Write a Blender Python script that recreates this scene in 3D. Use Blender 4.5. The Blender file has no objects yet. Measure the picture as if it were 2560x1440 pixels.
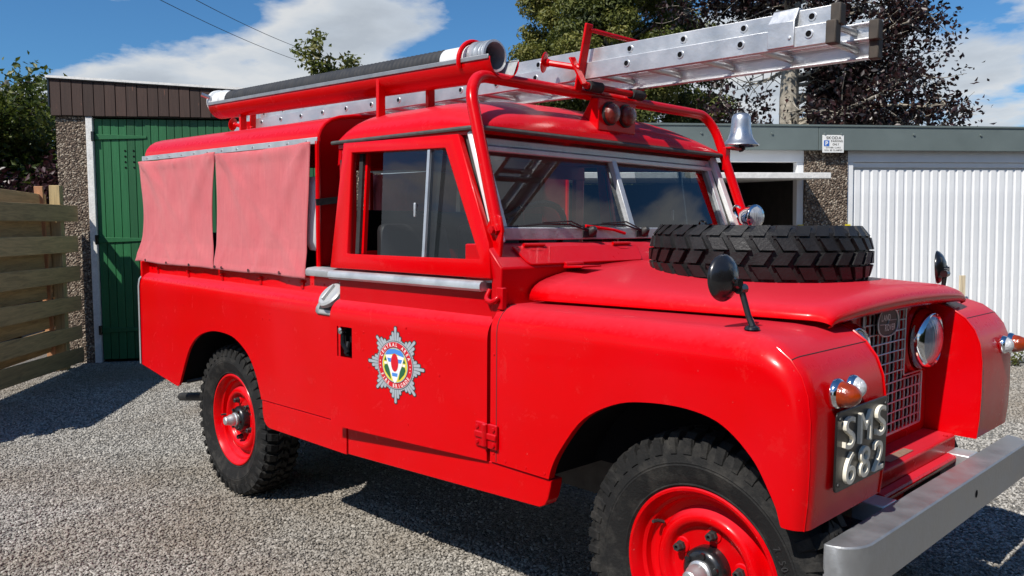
import bpy, bmesh, math, random
import numpy as np
from mathutils import Vector, Matrix
from math import sin, cos, pi, radians, sqrt, atan2
random.seed(7)
rng = np.random.default_rng(11)
sc = bpy.context.scene
COL = sc.collection

# ------------------------------------------------------------------ camera, sky, sun, exposure
cam_d = bpy.data.cameras.new('camera')
cam = bpy.data.objects.new('camera', cam_d)
COL.objects.link(cam)
cam.location = (3.96998, -2.59016, 1.29826)
cam.rotation_euler = (radians(86.54204), radians(0.61721), radians(45.75891))
cam_d.sensor_width = 36.0
cam_d.lens = 2041.46 / 2560 * 36.0
cam_d.clip_start = 0.05
cam_d.clip_end = 2000
sc.camera = cam

SUN = Vector((0.11, -0.90, 1.0)).normalized()
SUN_EL = math.asin(SUN.z)
sun_d = bpy.data.lights.new('sun', 'SUN')
sun_d.energy = 5.0
sun_d.angle = radians(0.53)
sun_d.color = (1.0, 0.95, 0.88)
sun = bpy.data.objects.new('sun', sun_d)
COL.objects.link(sun)
sun.rotation_euler = SUN.to_track_quat('Z', 'Y').to_euler()
sun.location = (0, -8, 12)

vs = sc.view_settings
vs.view_transform = 'Standard'
vs.look = 'None'
vs.exposure = 0.12
vs.gamma = 1.0
vs.use_curve_mapping = False


class NT:
    """small helper for node trees"""
    def __init__(self, tree):
        self.t = tree
        tree.nodes.clear()

    def n(self, kind, **kw):
        nd = self.t.nodes.new(kind)
        for k, v in kw.items():
            if k in nd.inputs.keys() if isinstance(k, str) else False:
                nd.inputs[k].default_value = v
            else:
                setattr(nd, k, v)
        return nd

    def l(self, a, b):
        self.t.links.new(a, b)

    def ramp(self, fac, stops, interp='LINEAR'):
        r = self.t.nodes.new('ShaderNodeValToRGB')
        r.color_ramp.interpolation = interp
        els = r.color_ramp.elements
        while len(els) > 1:
            els.remove(els[-1])
        els[0].position = stops[0][0]
        els[0].color = (*stops[0][1], 1)
        for p, c in stops[1:]:
            e = els.new(p)
            e.color = (*c, 1)
        if fac is not None:
            self.l(fac, r.inputs[0])
        return r.outputs[0]

    def math(self, op, a, b=None, c=None, clamp=False):
        m = self.t.nodes.new('ShaderNodeMath')
        m.operation = op
        m.use_clamp = clamp
        for i, x in enumerate((a, b, c)):
            if x is None:
                continue
            if isinstance(x, (int, float)):
                m.inputs[i].default_value = x
            else:
                self.l(x, m.inputs[i])
        return m.outputs[0]

    def mix(self, fac, a, b, blend='MIX'):
        m = self.t.nodes.new('ShaderNodeMix')
        m.data_type = 'RGBA'
        m.blend_type = blend
        for i, x in ((0, fac), (6, a), (7, b)):
            if isinstance(x, (int, float)):
                m.inputs[i].default_value = x
            elif isinstance(x, tuple):
                m.inputs[i].default_value = (*x, 1)
            else:
                self.l(x, m.inputs[i])
        return m.outputs[2]

    def noise(self, vec, scale, detail=4, rough=0.55, dist=0.0):
        nn = self.t.nodes.new('ShaderNodeTexNoise')
        nn.inputs['Scale'].default_value = scale
        nn.inputs['Detail'].default_value = detail
        nn.inputs['Roughness'].default_value = rough
        nn.inputs['Distortion'].default_value = dist
        if vec is not None:
            self.l(vec, nn.inputs['Vector'])
        return nn.outputs[0]


CLX, CLY, CLB, SKYMUL = 11.5, 1.5, 12.6, (0.74, 1.36, 1.84)
world = bpy.data.worlds.new('World')
sc.world = world
world.use_nodes = True
w = NT(world.node_tree)
sky = w.n('ShaderNodeTexSky')
sky.sky_type = 'NISHITA'
sky.sun_disc = False
sky.sun_elevation = SUN_EL
sky.sun_rotation = radians(180)
sky.air_density = 1.0
sky.dust_density = 0.25
sky.ozone_density = 2.2
sky.altitude = 40
tc = w.n('ShaderNodeTexCoord')
sep = w.n('ShaderNodeSeparateXYZ')
w.l(tc.outputs['Generated'], sep.inputs[0])
zz = w.math('ADD', w.math('MAXIMUM', sep.outputs[2], 0.0), 0.16)
cx = w.math('DIVIDE', sep.outputs[0], zz)
cy = w.math('DIVIDE', sep.outputs[1], zz)
cmb = w.n('ShaderNodeCombineXYZ')
w.l(cx, cmb.inputs[0])
w.l(cy, cmb.inputs[1])
cmb.inputs[2].default_value = 3.1
mp = w.n('ShaderNodeMapping')
mp.inputs['Location'].default_value = (CLX, CLY, 0.0)
w.l(cmb.outputs[0], mp.inputs['Vector'])
big = w.noise(mp.outputs[0], 0.95, 2, 0.5)
fine = w.noise(mp.outputs[0], 2.3, 10, 0.56, 0.15)
den = w.math('ADD', w.math('MULTIPLY', big, 0.66), w.math('MULTIPLY', fine, 0.44))
den = w.math('ADD', den, w.math('MULTIPLY', w.math('SUBTRACT', 0.31, sep.outputs[2]), 0.30))
cover = w.ramp(den, [(0.548, (0, 0, 0)), (0.572, (.45, .45, .45)), (0.61, (.92, .92, .92)), (0.68, (1, 1, 1))])
shade = w.noise(mp.outputs[0], 2.1, 8, 0.55, 0.1)
thick = w.math('ADD', w.math('MULTIPLY', w.math('SUBTRACT', 0.72, den), 1.6), w.math('MULTIPLY', shade, 0.75))
ccol = w.ramp(thick, [(0.34, (0.60, 0.67, 0.76)), (0.48, (0.76, 0.83, 0.91)), (0.60, (0.97, 0.99, 1.0))])
skyc = w.mix(1.0, sky.outputs[0], SKYMUL, 'MULTIPLY')
ccol10 = w.mix(1.0, ccol, (CLB, CLB, CLB), 'MULTIPLY')
final = w.mix(cover, skyc, ccol10)
bg = w.n('ShaderNodeBackground')
bg.inputs['Strength'].default_value = 0.055
w.l(final, bg.inputs['Color'])
wo = w.n('ShaderNodeOutputWorld')
w.l(bg.outputs[0], wo.inputs['Surface'])

# ------------------------------------------------------------------ helpers
def az(px):
    """compass direction (radians, from +X) of a picture column, for far things"""
    return radians(135.759) - math.atan((px - 1280) / 2041.46)


def far(px, dist, z=0.0):
    a = az(px)
    return Vector((cam.location.x + dist * cos(a), cam.location.y + dist * sin(a), z))


MATS = {}


def mat(name):
    m = bpy.data.materials.new(name)
    m.use_nodes = True
    t = NT(m.node_tree)
    out = t.n('ShaderNodeOutputMaterial')
    p = t.n('ShaderNodeBsdfPrincipled')
    t.l(p.outputs[0], out.inputs['Surface'])
    MATS[name] = m
    t.out, t.p = out, p
    tcn = t.n('ShaderNodeTexCoord')
    t.obj = tcn.outputs['Object']
    return t


def bump(t, h, strength, dist=0.01):
    b = t.n('ShaderNodeBump')
    b.inputs['Strength'].default_value = strength
    b.inputs['Distance'].default_value = dist
    t.l(h, b.inputs['Height'])
    t.l(b.outputs[0], t.p.inputs['Normal'])


def simple(name, col, rough=0.5, metal=0.0, var=0.0, vscale=8, rvar=0.0, bmp=0.0, bscale=60, coat=0.0):
    t = mat(name)
    p = t.p
    p.inputs['Base Color'].default_value = (*col, 1)
    p.inputs['Roughness'].default_value = rough
    p.inputs['Metallic'].default_value = metal
    if coat:
        p.inputs['Coat Weight'].default_value = coat
        p.inputs['Coat Roughness'].default_value = 0.06
    if var or rvar:
        nz = t.noise(t.obj, vscale, 6, 0.6)
        if var:
            lo = tuple(c * (1 - var) for c in col)
            hi = tuple(min(1, c * (1 + var)) for c in col)
            t.l(t.ramp(nz, [(0.3, lo), (0.7, hi)]), p.inputs['Base Color'])
        if rvar:
            r = t.ramp(nz, [(0.3, (max(0, rough - rvar),) * 3), (0.7, (min(1, rough + rvar),) * 3)])
            t.l(r, p.inputs['Roughness'])
    if bmp:
        bump(t, t.noise(t.obj, bscale, 5, 0.6), bmp)
    return t


# red coach paint, a little faded, with chips and dusty patches
def paint(name, base, faded, rough=0.30):
    t = mat(name)
    big_n = t.noise(t.obj, 2.3, 5, 0.6)
    sm = t.noise(t.obj, 38, 6, 0.7)
    c = t.mix(t.ramp(big_n, [(0.42, (0, 0, 0)), (0.72, (0.6, 0.6, 0.6))]), base, faded)
    specks = t.ramp(t.noise(t.obj, 120, 2, 0.5), [(0.74, (0, 0, 0)), (0.77, (1, 1, 1))])
    c = t.mix(t.math('MULTIPLY', specks, 0.35), c, (0.55, 0.22, 0.20))
    # dried splashes in patches of their own
    splash = t.ramp(t.noise(t.obj, 9, 9, 0.75, 0.6), [(0.58, (0, 0, 0)), (0.72, (1, 1, 1))])
    c = t.mix(t.math('MULTIPLY', splash, 0.06), c, (0.34, 0.15, 0.12))
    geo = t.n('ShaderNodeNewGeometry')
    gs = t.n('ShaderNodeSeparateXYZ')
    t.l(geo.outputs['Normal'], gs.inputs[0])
    # upward-facing panels are tinted pinker and made rougher
    up_facing = t.ramp(t.math('ADD', gs.outputs[2], t.math('MULTIPLY', t.math('SUBTRACT', sm, 0.5), 0.35)), [(0.45, (0, 0, 0)), (0.95, (1, 1, 1))])
    c = t.mix(t.math('MULTIPLY', up_facing, 0.42), c, (0.58, 0.050, 0.085))
    t.l(c, t.p.inputs['Base Color'])
    r = t.math('ADD', rough - 0.10, t.math('ADD', t.math('MULTIPLY', sm, 0.12), t.math('ADD', t.math('MULTIPLY', splash, 0.15), t.math('MULTIPLY', up_facing, 0.16))))
    t.l(r, t.p.inputs['Roughness'])
    t.p.inputs['Specular IOR Level'].default_value = 0.16
    t.p.inputs['Coat Weight'].default_value = 0.12
    t.p.inputs['Coat Roughness'].default_value = 0.03
    h = t.math('ADD', t.noise(t.obj, 3.4, 2, 0.4), t.math('MULTIPLY', sm, 0.02))
    bump(t, h, 0.22, 0.03)


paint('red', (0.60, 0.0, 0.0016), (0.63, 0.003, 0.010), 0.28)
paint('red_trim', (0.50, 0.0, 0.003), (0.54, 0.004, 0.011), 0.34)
simple('galv', (0.56, 0.58, 0.59), 0.42, 0.60, 0.18, 9, 0.12, 0.15, 40)
simple('bumper_steel', (0.36, 0.37, 0.38), 0.48, 0.70, 0.12, 14, 0.10, 0.12, 60)
simple('chrome', (0.78, 0.79, 0.80), 0.10, 1.0, 0, 8, 0.0)
simple('bell_metal', (0.58, 0.59, 0.60), 0.30, 0.9, 0.10, 16, 0.10)
simple('aluminium', (0.66, 0.67, 0.68), 0.40, 0.80, 0.10, 10, 0.10, 0.12, 30)
simple('rung_alu', (0.55, 0.55, 0.54), 0.45, 0.8, 0.12, 10, 0.1)
simple('dull_alloy', (0.50, 0.51, 0.51), 0.42, 0.35, 0.10, 14, 0.1)
simple('white_alloy', (0.78, 0.79, 0.78), 0.42, 0.15, 0.08, 12, 0.1)
simple('black_rubber', (0.021, 0.021, 0.022), 0.72, 0, 0.35, 14, 0.1, 0.25, 90)
simple('black_paint', (0.010, 0.010, 0.011), 0.28, 0, 0.3, 10, 0.1, coat=0.5)
simple('hose_black', (0.030, 0.030, 0.031), 0.62, 0, 0.25, 20, 0.1)
simple('cap_brown', (0.055, 0.045, 0.036), 0.75, 0, 0.35, 30, 0.1)
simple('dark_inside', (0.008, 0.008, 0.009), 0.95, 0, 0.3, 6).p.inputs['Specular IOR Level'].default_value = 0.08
simple('seat_vinyl', (0.018, 0.018, 0.020), 0.45, 0, 0.2, 10)
simple('amber', (0.26, 0.030, 0.003), 0.12, 0, 0.3, 60, 0, 0.2, 160, coat=0.6)
simple('roof_lamp', (0.16, 0.020, 0.012), 0.18, 0, 0.3, 60, 0, 0.4, 160, coat=0.6)
simple('white_paint', (0.76, 0.775, 0.785), 0.42, 0, 0.05, 5, 0.08, 0.1, 20)
simple('white_weather', (0.74, 0.73, 0.70), 0.65, 0, 0.14, 25, 0.1, 0.3, 60)
simple('fascia_grey', (0.130, 0.160, 0.155), 0.42, 0, 0.10, 3, 0.1)
simple('plate_black', (0.012, 0.012, 0.012), 0.35, 0, 0.2, 20)
simple('cream', (0.84, 0.79, 0.66), 0.45, 0, 0.06, 50)
simple('brass_plate', (0.42, 0.27, 0.20), 0.5, 0.4, 0.2, 80)
simple('crest_grey', (0.37, 0.41, 0.44), 0.5, 0, 0.08, 60)
simple('crest_black', (0.03, 0.025, 0.025), 0.5)
simple('crest_red', (0.62, 0.008, 0.02), 0.42)
simple('crest_yellow', (0.72, 0.62, 0.06), 0.5)
simple('crest_blue', (0.06, 0.24, 0.66), 0.5)
simple('crest_green', (0.02, 0.12, 0.045), 0.5)
simple('crest_white', (0.80, 0.80, 0.78), 0.5)
simple('sign_white', (0.80, 0.80, 0.77), 0.4)
simple('sign_blue', (0.03, 0.14, 0.50), 0.4)
simple('sign_ink', (0.05, 0.045, 0.035), 0.5)
simple('yellow_tag', (0.72, 0.60, 0.02), 0.6)
simple('bark', (0.30, 0.27, 0.22), 0.9, 0, 0.5, 9, 0, 0.9, 14)
simple('twig', (0.075, 0.055, 0.04), 0.9, 0, 0.3, 9)
simple('wire', (0.02, 0.02, 0.025), 0.6)
simple('house_wall', (0.24, 0.22, 0.19), 0.9, 0, 0.2, 3, 0, 0.4, 30)
simple('slate', (0.035, 0.036, 0.04), 0.7, 0, 0.3, 6)
simple('felt', (0.07, 0.07, 0.07), 0.9)
simple('steel_dark', (0.05, 0.05, 0.05), 0.55, 0.5, 0.3, 20)
simple('seal', (0.07, 0.07, 0.065), 0.6, 0, 0.3, 30)
simple('concrete', (0.055, 0.052, 0.048), 0.9, 0, 0.25, 8, 0, 0.5, 40)


def wood(name, col, along='x', dark=0.55, knots=True, rough=0.75):
    t = mat(name)
    info = t.n('ShaderNodeObjectInfo')
    mpn = t.n('ShaderNodeMapping')
    s = {'x': (1.0, 14, 14), 'z': (14, 14, 1.0)}[along]
    mpn.inputs['Scale'].default_value = s
    t.l(t.obj, mpn.inputs['Vector'])
    off = t.n('ShaderNodeVectorMath')
    off.operation = 'ADD'
    cmbn = t.n('ShaderNodeCombineXYZ')
    rr = t.math('MULTIPLY', info.outputs['Random'], 37.0)
    for i in range(3):
        t.l(rr, cmbn.inputs[i])
    t.l(mpn.outputs[0], off.inputs[0])
    t.l(cmbn.outputs[0], off.inputs[1])
    g = t.noise(off.outputs[0], 2.4, 7, 0.65, 1.2)
    c = t.ramp(g, [(0.28, tuple(x * dark for x in col)), (0.55, col), (0.78, tuple(min(1, x * 1.25) for x in col))])
    br = t.math('ADD', 0.78, t.math('MULTIPLY', info.outputs['Random'], 0.44))
    c = t.mix(1.0, c, br, 'MULTIPLY')
    t.l(c, t.p.inputs['Base Color'])
    t.p.inputs['Roughness'].default_value = rough
    bump(t, g, 0.35, 0.006)
    return t


wood('fence_wood', (0.56, 0.37, 0.18), 'x', 0.6)
wood('fence_wood_up', (0.44, 0.33, 0.16), 'z', 0.6)
wood('fence_fresh', (0.55, 0.27, 0.13), 'z', 0.7)
wood('stake_wood', (0.62, 0.52, 0.36), 'z', 0.7)
wood('green_plank', (0.016, 0.125, 0.042), 'z', 0.86, rough=0.5)

# peeling brown fascia boards
t = wood('brown_board', (0.052, 0.028, 0.021), 'z', 0.7)
mpn = t.n('ShaderNodeMapping')
mpn.inputs['Scale'].default_value = (20, 20, 3)
info = t.n('ShaderNodeObjectInfo')
t.l(t.obj, mpn.inputs['Vector'])
addv = t.n('ShaderNodeVectorMath')
addv.operation = 'ADD'
cm = t.n('ShaderNodeCombineXYZ')
t.l(t.math('MULTIPLY', info.outputs['Random'], 91.0), cm.inputs[2])
t.l(mpn.outputs[0], addv.inputs[0])
t.l(cm.outputs[0], addv.inputs[1])
pl = t.ramp(t.noise(addv.outputs[0], 1.5, 5, 0.6), [(0.66, (0, 0, 0)), (0.70, (1, 1, 1))])
old = t.p.inputs['Base Color'].links[0].from_socket
t.l(t.mix(t.math('MULTIPLY', pl, 0.6), old, (0.24, 0.10, 0.065)), t.p.inputs['Base Color'])

# pebbledash render
t = mat('pebbledash')
vo = t.n('ShaderNodeTexVoronoi')
vo.inputs['Scale'].default_value = 62
t.l(t.obj, vo.inputs['Vector'])
hsv = t.n('ShaderNodeSeparateColor')
t.l(vo.outputs['Color'], hsv.inputs[0])
pc = t.ramp(hsv.outputs[0], [(0.0, (0.075, 0.05, 0.038)), (0.35, (0.17, 0.12, 0.085)), (0.7, (0.27, 0.205, 0.15)), (0.93, (0.50, 0.43, 0.34))])
gap = t.ramp(vo.outputs['Distance'], [(0.0, (1, 1, 1)), (0.55, (0.8, 0.8, 0.8)), (0.8, (0.35, 0.33, 0.30))])
t.l(t.mix(1.0, pc, gap, 'MULTIPLY'), t.p.inputs['Base Color'])
t.p.inputs['Roughness'].default_value = 0.85
inv = t.math('SUBTRACT', 1.0, vo.outputs['Distance'])
bump(t, inv, 1.0, 0.018)

# canvas
t = mat('canvas')
wv = t.n('ShaderNodeTexWave')
wv.inputs['Scale'].default_value = 170
wv.bands_direction = 'X'
t.l(t.obj, wv.inputs['Vector'])
wv2 = t.n('ShaderNodeTexWave')
wv2.inputs['Scale'].default_value = 170
wv2.bands_direction = 'Z'
t.l(t.obj, wv2.inputs['Vector'])
nb = t.noise(t.obj, 5, 6, 0.65)
mc = t.n('ShaderNodeMapping')
mc.inputs['Scale'].default_value = (60, 10, 4)
t.l(t.obj, mc.inputs['Vector'])
nf = t.noise(mc.outputs[0], 1.5, 5, 0.6)
c = t.mix(t.ramp(nb, [(0.3, (0, 0, 0)), (0.7, (1, 1, 1))]), (0.60, 0.105, 0.122), (0.66, 0.155, 0.165))
c = t.mix(t.math('MULTIPLY', t.ramp(nf, [(0.42, (0, 0, 0)), (0.68, (1, 1, 1))]), 0.28), c, (0.46, 0.06, 0.085))
fade = t.ramp(t.noise(t.obj, 2.1, 8, 0.7, 0.4), [(0.5, (0, 0, 0)), (0.75, (1, 1, 1))])
c = t.mix(t.math('MULTIPLY', fade, 0.35), c, (0.72, 0.24, 0.235))
t.l(c, t.p.inputs['Base Color'])
wr = t.noise(t.obj, 13, 6, 0.6, 1.2)
t.p.inputs['Roughness'].default_value = 0.9
t.p.inputs['Sheen Weight'].default_value = 0.15
bump(t, t.math('ADD', t.math('MULTIPLY', wv.outputs[0], 0.4), t.math('ADD', t.math('MULTIPLY', wv2.outputs[0], 0.4), t.math('MULTIPLY', wr, 3.5))), 0.5, 0.003)

# window glass: thin clear pane with surface reflection
def glass(name, tint, extra=0.0):
    m = bpy.data.materials.new(name)
    m.use_nodes = True
    t = NT(m.node_tree)
    out = t.n('ShaderNodeOutputMaterial')
    tr = t.n('ShaderNodeBsdfTransparent')
    tr.inputs[0].default_value = (*tint, 1)
    gl = t.n('ShaderNodeBsdfGlossy')
    gl.inputs['Roughness'].default_value = 0.012
    lw = t.n('ShaderNodeLayerWeight')
    lw.inputs['Blend'].default_value = 0.5
    fz = t.math('ADD', 0.05, t.math('MULTIPLY', t.math('POWER', lw.outputs['Facing'], 5.0), 0.95))
    mx = t.n('ShaderNodeMixShader')
    t.l(t.math('ADD', t.math('MULTIPLY', fz, 1.9), extra, clamp=True), mx.inputs[0])
    t.l(tr.outputs[0], mx.inputs[1])
    t.l(gl.outputs[0], mx.inputs[2])
    t.l(mx.outputs[0], out.inputs[0])
    MATS[name] = m


glass('glass', (0.50, 0.54, 0.54), 0.0)
glass('lens_glass', (0.9, 0.9, 0.9), 0.03)

# tyre rubber with dust
t = simple('tyre', (0.015, 0.015, 0.015), 0.80, 0, 0.35, 18, 0.08, 0.3, 120)
t.p.inputs['Specular IOR Level'].default_value = 0.25
dz_ = t.ramp(t.noise(t.obj, 11, 8, 0.7), [(0.48, (0.012, 0.012, 0.012)), (0.62, (0.034, 0.032, 0.029)), (0.8, (0.06, 0.056, 0.05))])
t.l(dz_, t.p.inputs['Base Color'])
t = simple('tyre_spare', (0.014, 0.014, 0.015), 0.50, 0, 0.25, 18, 0.1, 0.2, 120)
t.p.inputs['Specular IOR Level'].default_value = 0.35

# gravel
def gravel_mat(name, stones):
    t = mat(name)
    if stones:
        info = t.n('ShaderNodeObjectInfo')
        rv = info.outputs['Random']
        c = t.ramp(rv, [(0.0, (0.13, 0.124, 0.112)), (0.25, (0.27, 0.258, 0.232)), (0.6, (0.375, 0.358, 0.322)), (0.9, (0.45, 0.43, 0.39)), (0.985, (0.58, 0.555, 0.50))])
        g = t.n('ShaderNodeNewGeometry')
        patch = t.noise(g.outputs['Position'], 0.55, 4, 0.55)
        c = t.mix(t.ramp(patch, [(0.44, (0, 0, 0)), (0.62, (0.55, 0.55, 0.55))]), c, (0.20, 0.155, 0.105))
        t.l(c, t.p.inputs['Base Color'])
        t.p.inputs['Roughness'].default_value = 0.8
    else:
        vo = t.n('ShaderNodeTexVoronoi')
        vo.inputs['Scale'].default_value = 95
        t.l(t.obj, vo.inputs['Vector'])
        s = t.n('ShaderNodeSeparateColor')
        t.l(vo.outputs['Color'], s.inputs[0])
        c = t.ramp(s.outputs[0], [(0.0, (0.12, 0.115, 0.104)), (0.5, (0.26, 0.248, 0.222)), (0.95, (0.40, 0.38, 0.345))])
        patch = t.noise(t.obj, 0.55, 4, 0.55)
        c = t.mix(t.ramp(patch, [(0.44, (0, 0, 0)), (0.62, (0.5, 0.5, 0.5))]), c, (0.17, 0.13, 0.09))
        t.l(c, t.p.inputs['Base Color'])
        t.p.inputs['Roughness'].default_value = 0.95
        bump(t, t.math('SUBTRACT', 1.0, vo.outputs['Distance']), 1.0, 0.02)


gravel_mat('gravel_stone', True)
gravel_mat('gravel_ground', False)


def leaf_mat(name, cols, rough=0.45, trans=0.35):
    t = mat(name)
    g = t.n('ShaderNodeNewGeometry')
    at = t.n('ShaderNodeAttribute')
    at.attribute_name = 'leafvar'
    c = t.ramp(at.outputs['Fac'], [(i / (len(cols) - 1), k) for i, k in enumerate(cols)])
    t.l(c, t.p.inputs['Base Color'])
    t.p.inputs['Roughness'].default_value = rough
    tl = t.n('ShaderNodeBsdfTranslucent')
    t.l(c, tl.inputs[0])
    mx = t.n('ShaderNodeMixShader')
    mx.inputs[0].default_value = trans
    t.l(t.p.outputs[0], mx.inputs[1])
    t.l(tl.outputs[0], mx.inputs[2])
    t.l(mx.outputs[0], t.out.inputs[0])


leaf_mat('conifer_leaf', [(0.030, 0.045, 0.010), (0.085, 0.105, 0.018), (0.165, 0.175, 0.032), (0.22, 0.20, 0.05)], 0.6, 0.30)
leaf_mat('beech_leaf', [(0.008, 0.006, 0.007), (0.016, 0.008, 0.009), (0.036, 0.010, 0.010), (0.026, 0.016, 0.012)], 0.38, 0.15)
leaf_mat('plum_leaf', [(0.020, 0.008, 0.010), (0.040, 0.014, 0.018), (0.075, 0.030, 0.034)], 0.4, 0.2)
leaf_mat('green_leaf', [(0.030, 0.055, 0.010), (0.075, 0.105, 0.018), (0.14, 0.16, 0.03)], 0.45, 0.35)
leaf_mat('grey_leaf', [(0.07, 0.085, 0.06), (0.14, 0.15, 0.11), (0.22, 0.21, 0.17)], 0.6, 0.3)
leaf_mat('spring_leaf', [(0.06, 0.085, 0.012), (0.13, 0.15, 0.025), (0.20, 0.17, 0.06)], 0.45, 0.35)

# ------------------------------------------------------------------ mesh building
PITCH = radians(1.4386)
_c, _s = cos(PITCH), sin(PITCH)


def TB(p):
    """truck body sits nose-down on its springs: body frame to world"""
    x, y, z = p
    return (1.4 + (x - 1.4) * _c + (z - 0.5) * _s, y, 0.5 - (x - 1.4) * _s + (z - 0.5) * _c)


class M:
    def __init__(self):
        self.v, self.f = [], []

    def add(self, vs_, fs):
        o = len(self.v)
        self.v += [tuple(p) for p in vs_]
        self.f += [tuple(o + i for i in f) for f in fs]
        return self

    def box(self, a, b):
        x0, y0, z0 = a
        x1, y1, z1 = b
        return self.add([(x0, y0, z0), (x1, y0, z0), (x1, y1, z0), (x0, y1, z0), (x0, y0, z1), (x1, y0, z1), (x1, y1, z1), (x0, y1, z1)],
                        [(0, 3, 2, 1), (4, 5, 6, 7), (0, 1, 5, 4), (1, 2, 6, 5), (2, 3, 7, 6), (3, 0, 4, 7)])

    def hexa(self, p):
        """eight corners: bottom ring then top ring"""
        return self.add(p, [(0, 3, 2, 1), (4, 5, 6, 7), (0, 1, 5, 4), (1, 2, 6, 5), (2, 3, 7, 6), (3, 0, 4, 7)])

    def beam(self, p0, p1, w_, h_, up=(0, 0, 1)):
        p0, p1 = Vector(p0), Vector(p1)
        d = (p1 - p0).normalized()
        s = d.cross(Vector(up)).normalized()
        u = s.cross(d).normalized()
        r = []
        for q in (p0, p1):
            r += [q - s * w_ / 2 - u * h_ / 2, q + s * w_ / 2 - u * h_ / 2, q + s * w_ / 2 + u * h_ / 2, q - s * w_ / 2 + u * h_ / 2]
        return self.add(r, [(0, 1, 2, 3), (7, 6, 5, 4), (0, 4, 5, 1), (1, 5, 6, 2), (2, 6, 7, 3), (3, 7, 4, 0)])

    def rings(self, rings, closed=True, cap=True, loop=False):
        o = len(self.v)
        n = len(rings[0])
        for r in rings:
            self.v += [tuple(p) for p in r]
        m = len(rings)
        for i in range(m if loop else m - 1):
            a, b = o + i * n, o + ((i + 1) % m) * n
            for j in range(n if closed else n - 1):
                k = (j + 1) % n
                self.f.append((a + j, a + k, b + k, b + j))
        if cap and not loop and closed:
            self.f.append(tuple(o + j for j in reversed(range(n))))
            self.f.append(tuple(o + (m - 1) * n + j for j in range(n)))
        return self

    def tube(self, pts, r, n=10, cap=True, loop=False):
        pts = [Vector(p) for p in pts]
        m = len(pts)
        rr = r if isinstance(r, (list, tuple)) else [r] * m
        rings = []
        prev = None
        for i, p in enumerate(pts):
            if loop:
                d = (pts[(i + 1) % m] - pts[i - 1]).normalized()
            elif i == 0:
                d = (pts[1] - p).normalized()
            elif i == m - 1:
                d = (p - pts[i - 1]).normalized()
            else:
                d = ((pts[i + 1] - p).normalized() + (p - pts[i - 1]).normalized()).normalized()
            if prev is None:
                ref = Vector((0, 0, 1)) if abs(d.z) < 0.9 else Vector((1, 0, 0))
                s = d.cross(ref).normalized()
            else:
                s = (prev - d * prev.dot(d)).normalized()
            prev = s
            u = d.cross(s)
            rings.append([p + (s * cos(2 * pi * k / n) + u * sin(2 * pi * k / n)) * rr[i] for k in range(n)])
        return self.rings(rings, True, cap, loop)

    def lathe(self, prof, o=(0, 0, 0), ax=(0, 0, 1), n=24, cap=True, ref=None, a0=0.0):
        """profile of (radius, height) about an axis"""
        o, ax = Vector(o), Vector(ax).normalized()
        rf = Vector(ref) if ref else (Vector((0, 0, 1)) if abs(ax.z) < 0.9 else Vector((1, 0, 0)))
        s = ax.cross(rf).normalized()
        u = ax.cross(s)
        rings = []
        for r, h in prof:
            rings.append([o + ax * h + (s * cos(a0 + 2 * pi * k / n) + u * sin(a0 + 2 * pi * k / n)) * max(r, 1e-4) for k in range(n)])
        return self.rings(rings, True, cap)

    def prism(self, poly, fn, d0, d1):
        """2D polygon mapped to 3D by fn(a, b, d); extruded between d0 and d1"""
        n = len(poly)
        o = len(self.v)
        self.v += [tuple(fn(a, b, d0)) for a, b in poly] + [tuple(fn(a, b, d1)) for a, b in poly]
        self.f.append(tuple(o + i for i in range(n)))
        self.f.append(tuple(o + n + i for i in reversed(range(n))))
        for i in range(n):
            k = (i + 1) % n
            self.f.append((o + i, o + n + i, o + n + k, o + k))
        return self

    def face(self, pts):
        return self.add(pts, [tuple(range(len(pts)))])

    def xf(self, fn):
        self.v = [tuple(fn(p)) for p in self.v]
        return self

    def mirror(self):
        return self.xf(lambda p: (p[0], -p[1], p[2]))

    def mesh(self, name, m, smooth=35, fix=True):
        me = bpy.data.meshes.new(name)
        me.from_pydata(self.v, [], self.f)
        if fix:
            b = bmesh.new()
            b.from_mesh(me)
            bmesh.ops.remove_doubles(b, verts=b.verts, dist=1e-5)
            bmesh.ops.recalc_face_normals(b, faces=b.faces)
            b.to_mesh(me)
            b.free()
        if smooth is not None:
            me.polygons.foreach_set('use_smooth', [True] * len(me.polygons))
            me.set_sharp_from_angle(angle=radians(smooth))
        me.materials.append(MATS[m])
        me.update()
        return me

    def build(self, name, m, parent=None, body=False, smooth=35, bevel=0, seg=2, solid=0, fix=True, at=None, rot=None, soff=0.0):
        if body:
            self.xf(TB)
        if at is None and parent is not None:
            o = wloc(parent)
            self.xf(lambda p: (p[0] - o[0], p[1] - o[1], p[2] - o[2]))
        me = self.mesh(name, m, smooth, fix)
        ob = place(me, name, parent, at, rot)
        if solid:
            md = ob.modifiers.new('thick', 'SOLIDIFY')
            md.thickness = solid
            md.offset = soff
        if bevel:
            md = ob.modifiers.new('edge', 'BEVEL')
            md.width = bevel
            md.segments = seg
            md.limit_method = 'ANGLE'
            md.angle_limit = radians(40)
        return ob


def wloc(ob):
    p = Vector((0, 0, 0))
    while ob is not None:
        p = p + ob.location
        ob = ob.parent
    return p


def place(me, name, parent=None, at=None, rot=None):
    """link a mesh as an object; at = world position"""
    ob = bpy.data.objects.new(name, me)
    COL.objects.link(ob)
    ob.parent = parent
    if at is not None:
        ob.location = Vector(at) - (wloc(parent) if parent else Vector((0, 0, 0)))
    if rot is not None:
        ob.rotation_euler = rot
    return ob


def tag(o, label, cat, group=None, kind=None):
    o['label'] = label
    o['category'] = cat
    if group:
        o['group'] = group
    if kind:
        o['kind'] = kind
    return o


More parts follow.
